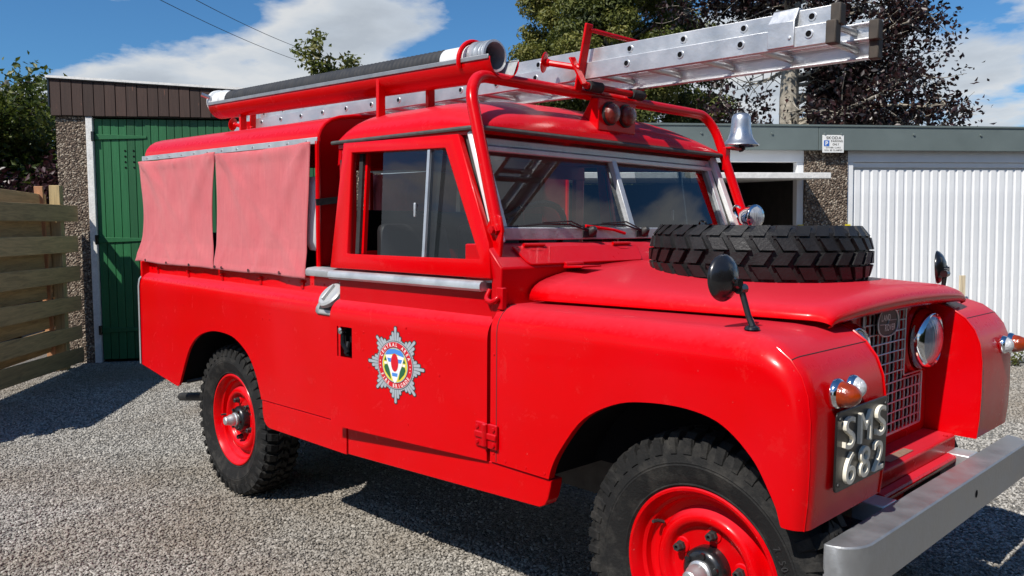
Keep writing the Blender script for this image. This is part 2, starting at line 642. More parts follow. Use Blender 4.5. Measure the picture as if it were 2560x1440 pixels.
def thing(name, label, cat, loc, group=None):
    o = bpy.data.objects.new(name, None)
    o.empty_display_size = 0.2
    COL.objects.link(o)
    o.location = loc
    return tag(o, label, cat, group)


_fcache = {}


def glyph(ch, bold=0.0):
    """flat outline of one character as (verts2d, faces, advance)"""
    key = (ch, bold)
    if key in _fcache:
        return _fcache[key]
    cu = bpy.data.curves.new('glyph', 'FONT')
    cu.body = ch
    cu.size = 1.0
    cu.offset = bold
    cu.resolution_u = 6
    ob = bpy.data.objects.new('glyph', cu)
    COL.objects.link(ob)
    dg = bpy.context.evaluated_depsgraph_get()
    me = bpy.data.meshes.new_from_object(ob.evaluated_get(dg))
    vv = [(v.co.x, v.co.y) for v in me.vertices]
    ff = [tuple(p.vertices) for p in me.polygons]
    bpy.data.objects.remove(ob)
    bpy.data.curves.remove(cu)
    bpy.data.meshes.remove(me)
    if vv:
        x0 = min(a for a, b in vv)
        x1 = max(a for a, b in vv)
    else:
        x0, x1 = 0, 0.3
    vv = [(a - x0, b) for a, b in vv]
    _fcache[key] = (vv, ff, x1 - x0)
    return _fcache[key]


def line_text(m, s, fn, width, height, gap=0.12, bold=0.02, capheight=0.72):
    """lay a line of capitals into a width x height box centred on 0,0 of fn(a, b)"""
    gs = [glyph(c, bold) if c != ' ' else ([], [], 0.28) for c in s]
    tot = sum(g[2] for g in gs) + gap * (len(gs) - 1)
    sx, sy = width / tot, height / capheight
    x = -width / 2
    for vv, ff, adv in gs:
        if vv:
            m.add([fn(x + a * sx, -height / 2 + b * sy) for a, b in vv], ff)
        x += (adv + gap) * sx

# ------------------------------------------------------------------ ground
def local(m, name, mt, parent, loc=(0, 0, 0), rot=None, smooth=35, bevel=0, seg=2):
    """mesh already in its parent's own coordinates"""
    me = m.mesh(name, mt, smooth)
    return lplace(me, name, parent, loc, rot, bevel, seg)


def lplace(me, name, parent, loc=(0, 0, 0), rot=None, bevel=0, seg=2):
    ob = bpy.data.objects.new(name, me)
    COL.objects.link(ob)
    ob.parent = parent
    ob.location = loc
    if rot:
        ob.rotation_euler = rot
    if bevel:
        md = ob.modifiers.new('edge', 'BEVEL')
        md.width = bevel
        md.segments = seg
        md.limit_method = 'ANGLE'
        md.angle_limit = radians(40)
    return ob


g = M()
N = 24
for i in range(N + 1):
    for j in range(N + 1):
        g.v.append((-600 + 1200 * i / N, -600 + 1200 * j / N, 0.0))
for i in range(N):
    for j in range(N):
        a = i * (N + 1) + j
        g.f.append((a, a + N + 1, a + N + 2, a + 1))
ground = g.build('ground', 'gravel_ground')
tag(ground, 'grey gravel yard in front of the garages', 'ground', kind='structure')

# loose stones over the yard
pts = []
target = 420000
cxy = (cam.location.x, cam.location.y)
while len(pts) < target:
    n = 60000
    r = 1.0 + 10.4 * rng.random(n) ** 0.70
    a = radians(135.759) + (rng.random(n) - 0.5) * radians(112)
    x = cxy[0] + r * np.cos(a)
    y = cxy[1] + r * np.sin(a)
    keep = (x * 0.566 + y * 0 > -99)
    # in front of both garages only
    k1 = ((x - 1.668) * 0.813 + (y - 6.533) * -0.582 > 0.03) | (x < -1.3)
    k2 = ((x + 5.508) * 0.826 + (y - 0.308) * -0.564 > 0.03)
    under = (x > -0.6) & (x < 2.9) & (y > -0.30) & (y < 0.8)
    keep = k1 & k2 & (~under | (rng.random(n) < 0.15))
    pts += list(zip(x[keep], y[keep], np.full(keep.sum(), 0.003)))
pts = pts[:target]
me = bpy.data.meshes.new('gravel')
me.from_pydata(pts, [], [])
me.materials.append(MATS['gravel_stone'])
grav = bpy.data.objects.new('gravel', me)
COL.objects.link(grav)
tag(grav, 'loose grey gravel stones spread over the yard', 'gravel', kind='stuff')
ng = bpy.data.node_groups.new('scatter_stones', 'GeometryNodeTree')
ng.interface.new_socket('Geometry', in_out='INPUT', socket_type='NodeSocketGeometry')
ng.interface.new_socket('Geometry', in_out='OUTPUT', socket_type='NodeSocketGeometry')
gi = ng.nodes.new('NodeGroupInput')
go = ng.nodes.new('NodeGroupOutput')
ico = ng.nodes.new('GeometryNodeMeshIcoSphere')
ico.inputs['Radius'].default_value = 1.0
ico.inputs['Subdivisions'].default_value = 1
smt = ng.nodes.new('GeometryNodeSetMaterial')
smt.inputs['Material'].default_value = MATS['gravel_stone']
iop = ng.nodes.new('GeometryNodeInstanceOnPoints')
rv = ng.nodes.new('FunctionNodeRandomValue')
rv.data_type = 'FLOAT_VECTOR'
rv.inputs['Min'].default_value = (0.0040, 0.0034, 0.0026)
rv.inputs['Max'].default_value = (0.0108, 0.0086, 0.0062)
rr = ng.nodes.new('FunctionNodeRandomValue')
rr.data_type = 'FLOAT_VECTOR'
rr.inputs['Min'].default_value = (-0.5, -0.5, 0)
rr.inputs['Max'].default_value = (0.5, 0.5, 6.28)
rr.inputs['Seed'].default_value = 5
ng.links.new(gi.outputs[0], iop.inputs['Points'])
ng.links.new(ico.outputs[0], smt.inputs['Geometry'])
ng.links.new(smt.outputs[0], iop.inputs['Instance'])
ng.links.new(rr.outputs[0], iop.inputs['Rotation'])
ng.links.new(rv.outputs[0], iop.inputs['Scale'])
ng.links.new(iop.outputs[0], go.inputs[0])
md = grav.modifiers.new('scatter', 'NODES')
md.node_group = ng

# ------------------------------------------------------------------ row of lock-up garages (right)
GA = radians(54.38)
gar = thing('garage_block', 'long low row of lock-up garages with grey fascia, pebbledash piers and white doors', 'garage', (1.668, 6.533, 0))
gar.rotation_euler = (0, 0, GA)
PW, UNIT = 0.43, 2.85
piers = [-2.21 + UNIT * k for k in range(-1, 3)]
pm = M().box((0, 0, 0), (PW, 0.16, 2.10)).mesh('pier', 'pebbledash', None)
part_m = M().box((0.12, 0.16, 0), (0.30, 5.0, 2.10)).mesh('partition_wall', 'concrete', None)
for s in piers:
    lplace(pm, 'pier', gar, (s, 0, 0))
    lplace(part_m, 'partition_wall', gar, (s, 0, 0))
s0, s1 = piers[0], piers[-1] + PW
local(M().box((s0, 5.0, 0), (s1, 5.15, 2.10)), 'rear_wall', 'concrete', gar)
local(M().box((s0 - .05, -0.02, 2.13), (s1 + .05, 5.2, 2.26)), 'roof', 'felt', gar)
fl = 2.95
fm = M().box((0.002, -0.062, 2.086), (fl - 0.002, -0.022, 2.311)).mesh('fascia_panel', 'fascia_grey', None)
k = s0
while k < s1 - 0.1:
    lplace(fm, 'fascia_panel', gar, (k, 0, 0), bevel=0.004)
    k += fl
local(M().box((s0, -0.072, 2.305), (k, -0.012, 2.321)), 'fascia_trim', 'fascia_grey', gar)
bm_ = M().lathe([(0.0, 0.012), (0.010, 0.012), (0.012, 0.004), (0.012, 0.0)], (0, 0, 0), (0, -1, 0), 8).mesh('fascia_bolt', 'fascia_grey')
for s in (-3.95, -3.251, -2.572, -2.052, -1.883, -1.15, -0.451, 0.25, 0.95):
    lplace(bm_, 'fascia_bolt', gar, (s, -0.062, 2.236))
RW = 0.0895
rib = [(0, 0.015), (0.022, 0.015), (0.030, 0.002), (RW - 0.008, 0.002), (RW, 0.015)]
rib_me = M().prism(rib + [(RW, 0.03), (0, 0.03)], lambda a, b, d: (a, b, d), 0, 1.868).mesh('door_rib', 'white_paint', 20)
post_me = M().box((0, 0, 0), (0.068, 0.075, 1.985)).mesh('frame_post', 'white_paint', None)
lint_me = M().box((0, 0, 0), (UNIT - PW - 0.004, 0.09, 0.115)).mesh('lintel', 'white_paint', None)
stp_me = M().box((0, 0, 0), (UNIT - PW - 0.14, 0.03, 0.045)).mesh('frame_rail', 'white_paint', None)
for i, s in enumerate(piers[:-1]):
    a = s + PW + 0.002
    b = a + UNIT - PW - 0.004
    lplace(post_me, 'frame_post', gar, (a, 0.02, 0), bevel=0.004)
    lplace(post_me, 'frame_post', gar, (b - 0.068, 0.02, 0), bevel=0.004)
    lplace(lint_me, 'lintel', gar, (a, 0.015, 1.986), bevel=0.004)
    if i == 0:       # the open one
        pan = M()
        pan.hexa([(a + .06, -.50, 1.792), (b - .02, -.50, 1.792), (b - .02, 1.5, 1.89), (a + .06, 1.5, 1.89),
                  (a + .06, -.50, 1.845), (b - .02, -.50, 1.845), (b - .02, 1.5, 1.93), (a + .06, 1.5, 1.93)])
        local(pan, 'open_door', 'white_weather', gar, bevel=0.006)
        continue
    lplace(stp_me, 'frame_rail', gar, (a + .069, 0.035, 1.938), bevel=0.003)
    x = a + 0.072
    while x + RW < b - 0.069:
        lplace(rib_me, 'door_rib', gar, (x, 0.04, 0.045))
        x += RW
    local(M().box((a + .069, .072, .01), (b - .069, .082, 1.94)), 'door_leaf', 'white_paint', gar, smooth=None)
for s, z in ((-2.275, 1.30), (-1.80, 1.30)):
    local(M().box((s, -0.012, z), (s + 0.05, 0.012, z + 0.10)), 'yellow_tag', 'yellow_tag', gar)

# parking sign screwed to the fascia
sg = thing('parking_sign', 'small white parking notice with blue P square on the grey fascia', 'sign', (1.668, 6.533, 2.05))
sg.rotation_euler = (0, 0, GA)
SC_, SZ = -1.969, 0.095
local(M().box((-0.107, -0.0685, -0.081), (0.107, -0.0645, 0.081)), 'sign_plate', 'sign_white', sg, (SC_, 0, SZ), bevel=0.002)


def sign_fn(cx_, cz_):
    return lambda a, b: (cx_ + a, -0.0700, cz_ + b)


tx = M()
line_text(tx, 'SKODA', sign_fn(0.005, 0.056), 0.150, 0.026, 0.10, 0.012)
line_text(tx, 'PARKING', sign_fn(0.035, 0.026), 0.116, 0.019, 0.10, 0.014)
line_text(tx, 'ONLY', sign_fn(0.025, -0.004), 0.066, 0.019, 0.10, 0.014)
line_text(tx, 'OTHER CARS', sign_fn(0.0, -0.034), 0.145, 0.014, 0.10, 0.006)
line_text(tx, 'WILL BE CLAMPED', sign_fn(0.0, -0.058), 0.180, 0.014, 0.10, 0.006)
local(tx, 'lettering', 'sign_ink', sg, (SC_, 0, SZ), smooth=None)
local(M().box((-0.093, -0.0698, -0.022), (-0.040, -0.0683, 0.032)), 'blue_square', 'sign_blue', sg, (SC_, 0, SZ))
tx = M()
line_text(tx, 'P', lambda a, b: (-0.066 + a, -0.0704, 0.005 + b), 0.026, 0.038, 0.1, 0.03)
local(tx, 'letter', 'sign_white', sg, (SC_, 0, SZ), smooth=None)

# timber stake standing before the white door
st = M().box((-0.026, -0.011, 0), (-0.004, 0.011, 0.90)).box((0.004, -0.011, 0), (0.026, 0.011, 0.90)).box((-0.004, -0.006, 0.0), (0.004, 0.004, 0.895))
so = st.build('timber_stake', 'stake_wood', None, at=(1.668 - 0.64 * cos(GA) + 0.10 * sin(GA), 6.533 - 0.64 * sin(GA) - 0.10 * cos(GA), 0), rot=(0, 0, GA))
tag(so, 'pale slim timber stake upright against the white ribbed door', 'stake')

# ------------------------------------------------------------------ garage with green boarded door (left)
LA = radians(55.68)
lg = thing('boarded_garage', 'tall pebbledash garage with green plank door and peeling brown boards above', 'garage', (-5.508, 0.308, 0))
lg.rotation_euler = (0, 0, LA)


def roof_z(s):
    return 3.03 - 0.046 * (s + 0.337)


LW = 3.1
wm = M()
wm.box((-0.30, 0.0, 0), (-0.001, 0.20, 2.645))
local(wm, 'pier', 'pebbledash', lg, smooth=None)
local(M().box((-0.30, 0.20, 0), (-0.12, 5.5, 2.70)), 'side_wall', 'pebbledash', lg, smooth=None)
local(M().box((LW - .3, 0.0, 0), (LW, 5.5, 2.645)), 'pier', 'pebbledash', lg, smooth=None)
local(M().box((-0.12, 5.3, 0), (LW - .3, 5.5, 2.70)), 'rear_wall', 'concrete', lg, smooth=None)
rf = M().hexa([(-.36, -.05, roof_z(-.36)), (LW + .1, -.05, roof_z(LW + .1)), (LW + .1, 5.6, roof_z(LW + .1)), (-.36, 5.6, roof_z(-.36)),
               (-.36, -.05, roof_z(-.36) + .03), (LW + .1, -.05, roof_z(LW + .1) + .03), (LW + .1, 5.6, roof_z(LW + .1) + .03), (-.36, 5.6, roof_z(-.36) + .03)])
local(rf, 'roof', 'felt', lg, smooth=None)
tr = M().hexa([(-.365, -.062, roof_z(-.36) + .012), (LW + .1, -.062, roof_z(LW + .1) + .012), (LW + .1, -.048, roof_z(LW + .1) + .012), (-.365, -.048, roof_z(-.36) + .012),
               (-.365, -.062, roof_z(-.36) + .036), (LW + .1, -.062, roof_z(LW + .1) + .036), (LW + .1, -.048, roof_z(LW + .1) + .036), (-.365, -.048, roof_z(-.36) + .036)])
local(tr, 'roof_trim', 'white_weather', lg, smooth=None)
BW = 0.108
s = -0.335
i = 0
while s < LW:
    jz = random.uniform(-.004, .004)
    jy = random.uniform(-.003, .003)
    b = M().hexa([(0.003, -0.036 + jy, 2.652 + jz), (BW - .003, -0.036 + jy, 2.652 + jz), (BW - .003, -0.008, 2.652 + jz), (0.003, -0.008, 2.652 + jz),
                  (0.003, -0.036 + jy, roof_z(s)), (BW - .003, -0.036 + jy, roof_z(s + BW)), (BW - .003, -0.008, roof_z(s + BW)), (0.003, -0.008, roof_z(s))])
    local(b, 'fascia_board', 'brown_board', lg, (s, 0, 0), smooth=None, bevel=0.003, seg=1)
    s += BW
    i += 1
local(M().box((-.335, -.006, 2.66), (LW, .05, 2.90)), 'fascia_backing', 'felt', lg, smooth=None)
local(M().box((-.352, -.045, 2.74), (-.337, 0.3, roof_z(-.34))), 'barge_board', 'black_paint', lg, smooth=None)
local(M().box((-.30, 0.002, 2.646), (LW, 0.3, 2.66)), 'soffit', 'felt', lg, smooth=None)
post = M().box((0.0, -0.022, 0.0), (0.066, 0.10, 2.645)).mesh('door_post', 'white_weather', None)
lplace(post, 'door_post', lg, (0.0, 0, 0), bevel=0.004)
lplace(post, 'door_post', lg, (LW - .37, 0, 0), bevel=0.004)
GPW = 0.0815
plank = M().box((0.0022, 0, 0), (GPW - 0.0022, 0.022, 2.60)).mesh('plank', 'green_plank', None)
s = 0.072
while s + GPW < LW - .37:
    lplace(plank, 'plank', lg, (s, 0.022 + random.uniform(-.0015, .0015), 0.03), bevel=0.004, seg=2)
    s += GPW
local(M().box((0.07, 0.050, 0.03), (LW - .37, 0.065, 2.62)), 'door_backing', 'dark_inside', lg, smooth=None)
for z in (2.405, 1.300, 0.32):
    sm = M().hexa([(.074, .006, z), (.60, .010, z + .018), (.60, .021, z + .018), (.074, .021, z),
                   (.074, .006, z + .062), (.60, .010, z + .046), (.60, .021, z + .046), (.074, .021, z + .062)])
    local(sm, 'strap_hinge', 'green_plank', lg, smooth=None, bevel=0.003, seg=1)
    local(M().box((.050, -.032, z - .015), (.078, .008, z + .085)), 'hinge_plate', 'black_paint', lg, smooth=None, bevel=0.003, seg=1)
hm = M().lathe([(0, 0.001), (0.011, 0.001), (0.011, 0)], (0, 0, 0), (0, -1, 0), 10).mesh('vent_hole', 'dark_inside')
for sx in (0.375, 0.462):
    for z in (2.29, 2.23, 2.17, 2.11):
        lplace(hm, 'vent_hole', lg, (sx, 0.0205, z))
# ------------------------------------------------------------------ timber fence
fe = thing('timber_fence', 'new timber fence of spaced horizontal boards on posts beside the green door', 'fence', (-5.50, 0.17, 0))
fe.rotation_euler = (0, 0, radians(-34.4))
FL = 4.2
for (a0, a1, b0, b1) in ((1.528, 1.696, 1.478, 1.637), (1.207, 1.38, 1.182, 1.34), (.901, 1.063, .894, 1.055), (.588, .742, .61, .777), (.284, .425, .331, .497), (.03, .188, .105, .274)):
    x0 = random.uniform(-.005, .03)
    k_ = FL / 1.9
    c0, c1 = a0 + (b0 - a0) * k_ * .7, a1 + (b1 - a1) * k_ * .7
    b = M().hexa([(x0, 0, a0), (FL, 0, c0), (FL, .020, c0), (x0, .020, a0), (x0, 0, a1), (FL, 0, c1), (FL, .020, c1), (x0, .020, a1)])
    local(b, 'rail_board', 'fence_wood', fe, (0, random.uniform(-.002, .002), 0), smooth=None, bevel=0.003, seg=1)
for z0, z1 in ((1.62, 1.785), (1.335, 1.600), (1.040, 1.315), (0.745, 1.020), (0.450, 0.725), (0.21, 0.430)):
    b = M().box((0.50 if z0 > 1.5 else 0.04, 0, 0), (FL, 0.020, z1 - z0))
    local(b, 'back_board', 'fence_wood', fe, (0, -0.128, z0), smooth=None, bevel=0.003, seg=1)
pm = M().box((0, 0, 0), (0.10, 0.10, 1.885)).mesh('fence_post', 'fence_wood_up', None)
for x in (0.33, 2.15):
    lplace(pm, 'fence_post', fe, (x, -0.105, 0), bevel=0.004, seg=1)
br = M().beam((0.66, -0.115, 1.86), (0.50, -0.115, 0.02), 0.08, 0.03, (1, 0, 0))
local(br, 'brace', 'fence_fresh', fe, smooth=None, bevel=0.003, seg=1)
local(M().box((0.13, -0.16, 0), (0.17, -0.12, 1.78)), 'corner_post', 'white_weather', fe, smooth=None, bevel=0.003, seg=1)

# overhead wires
for (pa, pb, nm) in (((330, -40), (815, 163), 'lower thin overhead wire sloping down towards the small leafy tree'), ((420, -40), (840, 140), 'upper thin overhead wire sloping down towards the small leafy tree')):
    def wp(q, D):
        a = az(q[0])
        rr_ = D / cos(a - radians(135.759))
        return Vector((cam.location.x + rr_ * cos(a), cam.location.y + rr_ * sin(a), 1.298 + D * (603 - q[1]) / 2041.46))
    A, B_ = wp(pa, 12.0), wp(pb, 24.0)
    P_ = []
    for k in range(-6, 25):
        tt = k / 18
        p = A.lerp(B_, tt)
        p.z -= 0.5 * tt * (1.33 - tt)
        P_.append(p)
    ob = M().tube(P_, 0.006, 5).build('overhead_wire', 'wire')
    tag(ob, nm, 'wire')
# ------------------------------------------------------------------ the fire truck
_F = 2041.46
_R = cam.rotation_euler.to_matrix()
_RB = Matrix(((_c, 0, _s), (0, 1, 0), (-_s, 0, _c)))
_PV = Vector((1.4, 0, 0.5))


def PX(px, py, ax, val):
    """photograph pixel to a point on a plane of the truck body (body frame)"""
    d = _RB.transposed() @ (_R @ Vector(((px - 1280) / _F, -(py - 720) / _F, -1)))
    o = _RB.transposed() @ (cam.location - _PV) + _PV
    k = 'xyz'.index(ax)
    return o + d * ((val - o[k]) / d[k])


def spline(P, n=5, closed=False):
    P = [Vector(p) for p in P]
    out = []
    m = len(P)
    for i in range(m if closed else m - 1):
        p0 = P[i - 1] if (i > 0 or closed) else P[0]
        p1, p2 = P[i], P[(i + 1) % m]
        p3 = P[(i + 2) % m] if (i + 2 < m or closed) else P[-1]
        for k in range(n):
            t_ = k / n
            out.append(0.5 * ((2 * p1) + (-p0 + p2) * t_ + (2 * p0 - 5 * p1 + 4 * p2 - p3) * t_ ** 2 + (-p0 + 3 * p1 - 3 * p2 + p3) * t_ ** 3))
    if not closed:
        out.append(P[-1])
    return out


def fillet(P, r, n=6):
    """3D polyline with rounded corners"""
    P = [Vector(p) for p in P]
    out = [P[0]]
    for i in range(1, len(P) - 1):
        a, b, c = P[i - 1], P[i], P[i + 1]
        d1, d2 = (a - b), (c - b)
        rr_ = min(r, d1.length * .49, d2.length * .49)
        q1, q2 = b + d1.normalized() * rr_, b + d2.normalized() * rr_
        for k in range(n + 1):
            t_ = k / n
            out.append((1 - t_) ** 2 * q1 + 2 * t_ * (1 - t_) * b + t_ ** 2 * q2)
    out.append(P[-1])
    return out


truck = thing('fire_truck', 'vintage red long-wheelbase off-road fire truck with canvas side curtains and ladder rack', 'fire truck', (0, 0, 0))
YS = 0.84
SH = [(-.84, .985), (-.8395, 1.0), (-.8365, 1.018), (-.829, 1.036), (-.816, 1.051), (-.801, 1.061), (-.789, 1.066), (-.786, 1.071)]


def sgnf(sg_):
    return (lambda m: m) if sg_ < 0 else (lambda m: m.mirror())


rear_arch = [(-.405, .487), (-.316, .629), (-.25, .713), (-.157, .775), (-.036, .812), (.087, .825), (.235, .816), (.345, .777), (.419, .727), (.475, .654), (.507, .585), (.518, .556)]
rear_arch = [(p.x, p.y) for p in spline([(a, b, 0) for a, b in rear_arch], 4)]
front_arch = [(2.316, .601), (2.33, .645), (2.361, .700), (2.43, .790), (2.497, .839), (2.579, .875), (2.653, .890), (2.74, .897), (2.816, .894), (2.88, .880), (2.931, .851), (2.976, .811), (3.0, .781), (3.025, .739), (3.044, .704), (3.051, .684), (3.057, .664)]
front_arch = [(p.x, p.y) for p in spline([(a, b, 0) for a, b in front_arch], 3)]

for sg_ in (-1, 1):
    mm = sgnf(sg_)
    # tub side with wheel arch
    poly = [(-.95, .533), (-.455, .479), (-.425, .477)] + rear_arch + [(1.216, .572), (1.216, .985), (-.95, .985)]
    m = M().prism(poly, lambda a, b, d: (a, d, b), -YS, -YS + .012)
    mm(m).build('tub_side', 'red', truck, True, smooth=30)
    prof = SH + [(-.786, 1.136), (-.770, 1.138), (-.770, .98)]
    m = M().rings([[(x, y, z) for y, z in prof] for x in (-.95, -.5, 0, .5, 1.216)], closed=False)
    mm(m).build('tub_shoulder', 'red', truck, True, smooth=32)
    # wheel well
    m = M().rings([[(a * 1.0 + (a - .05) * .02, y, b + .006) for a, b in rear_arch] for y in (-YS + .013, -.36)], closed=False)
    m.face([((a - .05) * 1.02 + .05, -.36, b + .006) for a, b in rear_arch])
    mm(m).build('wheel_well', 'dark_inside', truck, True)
    # sills
    sl = [(.518, .551), (1.214, .567), (1.214, .443), (.60, .432), (.580, .4325), (.555, .440), (.533, .457), (.521, .490)]
    m = M().prism(sl, lambda a, b, d: (a, d, b), -YS + .004, -YS + .05)
    mm(m).build('rear_sill', 'red', truck, True, bevel=.003)
    sl = [(1.220, .590), (2.05, .596), (2.318, .596), (2.316, .575), (2.306, .536), (2.294, .514), (2.272, .502), (1.220, .446)]
    m = M().prism(sl, lambda a, b, d: (a, d, b), -YS + .008, -YS + .06)
    mm(m).build('front_sill', 'red', truck, True, bevel=.003)
    # waist capping on the tub
    m = M().prism([(-.826, 1.142), (-.83, 1.15), (-.829, 1.166), (-.82, 1.174), (-.785, 1.178), (-.765, 1.178), (-.765, 1.142)], lambda a, b, d: (d, a, b), .905, 1.195)
    mm(m).build('waist_capping', 'galv', truck, True, smooth=40)
    # rear corner angle
    m = M().rings([[(-.956, y, z), (-.956, y + .03, z)] for y, z in [(-.846, .535), (-.846, .99), (-.84, 1.03), (-.815, 1.063), (-.792, 1.075), (-.792, 1.14)]], closed=False)
    m.rings([[(-.956, y, z), (-.935, y, z)] for y, z in [(-.846, .535), (-.846, .99), (-.84, 1.03), (-.815, 1.063), (-.792, 1.075), (-.792, 1.14)]], closed=False)
    mm(m).build('corner_capping', 'galv', truck, True)

m = M().box((-.95, -.83, .535), (-.93, .83, 1.135))
m.build('tailgate', 'red', truck, True, bevel=.004)
m = M().box((-.92, -.355, .60), (1.2, .355, .62)).box((.56, -.80, .585), (1.2, .80, .60)).box((1.1, -.78, .55), (2.06, .78, .57))
m.build('floor_plate', 'dark_inside', truck, True)
# rope hooks and rivets along the tub
hk = M().prism([(0, 0), (.006, .0), (.006, .026), (.014, .028), (.014, .038), (.0, .038)], lambda a, b, d: (d, -a, b - .02), -.010, .010)
hk_me = hk.mesh('rope_hook', 'red_trim', 30)
for px, py in ((395, 673), (471, 682), (555, 689), (651, 698), (755, 707)):
    p = PX(px, py, 'y', -.79)
    place(hk_me, 'rope_hook', truck, TB((p.x, -.785, p.z - .004)))
rv_me = M().lathe([(0.0045, 0), (0.004, .0015), (0.0, .0025)], (0, 0, 0), (0, -1, 0), 7).mesh('rivet', 'red')
for k in range(20):
    x = -.88 + k * .098
    place(rv_me, 'rivet', truck, TB((x, -.786, 1.105)))
for px, py in ((458, 735), (458, 762), (656, 797), (674, 783), (674, 799)):
    p = PX(px, py, 'y', -.84)
    place(rv_me, 'rivet', truck, TB((p.x, -.8405, p.z)))

# fuel filler recess behind the driver's door
def sh_y(z):
    """outer y of the body side at height z"""
    zs = [q[1] for q in SH]
    ys = [q[0] for q in SH]
    return float(np.interp(z, zs, ys))


def plate_rows(xl, zs, x1, lift):
    rows = []
    for z in zs:
        rows.append([(xl(z) + (x1 - xl(z)) * k / 6, sh_y(z) - lift, z) for k in range(7)])
    return rows


ZR = [.992, 1.0, 1.018, 1.036, 1.051, 1.061, 1.066, 1.071, 1.09, 1.115, 1.132, 1.142]
xl_ = lambda z: float(np.interp(z, [.992, 1.0, 1.02, 1.06, 1.10, 1.132, 1.142], [1.020, 1.008, 1.008, 1.030, 1.085, 1.115, 1.140]))
m = M().rings(plate_rows(xl_, ZR, 1.215, .004), closed=False)
fp = m.build('filler_plate', 'dull_alloy', truck, True, smooth=50, solid=.004)
xl2 = lambda z: float(np.interp(z, [1.012, 1.03, 1.06, 1.10, 1.125], [1.035, 1.030, 1.050, 1.115, 1.150]))
m = M().rings(plate_rows(xl2, [1.012, 1.018, 1.036, 1.051, 1.061, 1.066, 1.071, 1.09, 1.115, 1.125], 1.21, .0068), closed=False)
m.build('filler_recess', 'steel_dark', fp, True, smooth=50)
fdir = Vector((0, -.72, .70))
m = M().lathe([(.054, 0), (.060, .006), (.060, .020), (.052, .027), (0, .028)], (1.105, -.820, 1.062), fdir, 24)
fcap = m.build('filler_cap', 'dull_alloy', fp, True)
m = M().beam(Vector((1.105, -.820, 1.062)) + fdir * .034 + Vector((0, .028, .028)), Vector((1.105, -.820, 1.062)) + fdir * .034 - Vector((0, .028, .028)), .008, .014, fdir)
m.build('filler_grip', 'dull_alloy', fp, True, bevel=.003)

# ---------------------------------------------------------------- hood over the load bed
def hood_z(x):
    return 0.030 * min(1, max(0, (.93 - x) / 1.9))


HP = [(-.772, 1.700), (-.772, 1.722), (-.762, 1.748), (-.742, 1.774), (-.712, 1.795), (-.67, 1.809), (-.60, 1.821), (-.50, 1.830), (-.35, 1.840), (-.18, 1.846), (0, 1.848)]
HPF = HP + [(-y, z) for y, z in reversed(HP[:-1])]
m = M().rings([[(x, y, z + hood_z(x)) for y, z in HPF] for x in (-.985, -.975, -.6, -.2, .2, .6, .915, .925)], closed=False)
m.face([(-.985, y, z + hood_z(-1)) for y, z in HPF])
m.build('hood_roof', 'red', truck, True, smooth=40)
m = M().tube([(.927, y, z - .002) for y, z in HPF], .009, 8)
m.build('hood_beading', 'red', truck, True)
# front panel of the hood with its opening
outer = [(-.772, 1.18)] + HPF + [(.772, 1.18)]
m = M()
inner = []
for y, z in outer:
    iy = max(-.60, min(.60, y))
    iz = 1.24 if z < 1.3 else min(1.66, z - .06)
    inner.append((iy, iz))
for x in (.905, .922):
    r0 = [(x, a, b) for a, b in outer]
    r1 = [(x, a, b) for a, b in inner]
    m.rings([r0, r1], closed=True, cap=False)
m.build('hood_front_panel', 'red_trim', truck, True, smooth=25)
m = M().tube([(.925, -.777, 1.178), (.925, -.777, 1.70)], .011, 8).tube([(.925, .777, 1.178), (.925, .777, 1.70)], .011, 8)
m.build('hood_front_bow', 'red', truck, True)
for sg_ in (-1, 1):
    m = M().tube([(-.94, sg_ * .772, 1.13), (-.94, sg_ * .772, 1.72)], .014, 8)
    m.build('hood_post', 'red_trim', truck, True)
    m = M()
    a, b = (-1.0, 1.712), (.932, 1.688)
    m.hexa([(a[0], -.786, a[1]), (b[0], -.786, b[1]), (b[0], -.774, b[1]), (a[0], -.774, a[1]),
            (a[0], -.786, a[1] + .028), (b[0], -.786, b[1] + .028), (b[0], -.774, b[1] + .028), (a[0], -.774, a[1] + .028)])
    if sg_ > 0:
        m.mirror()
    strip = m.build('curtain_rail', 'galv', truck, True, bevel=.002)
rb_me = M().lathe([(0.006, 0), (0.005, .003), (0.0, .004)], (0, 0, 0), (0, -1, 0), 8).mesh('rail_rivet', 'aluminium')
for k in range(12):
    t_ = (k + .5) / 12
    place(rb_me, 'rail_rivet', truck, TB((-1.0 + 1.93 * t_, -.7865, 1.726 - .024 * t_)))

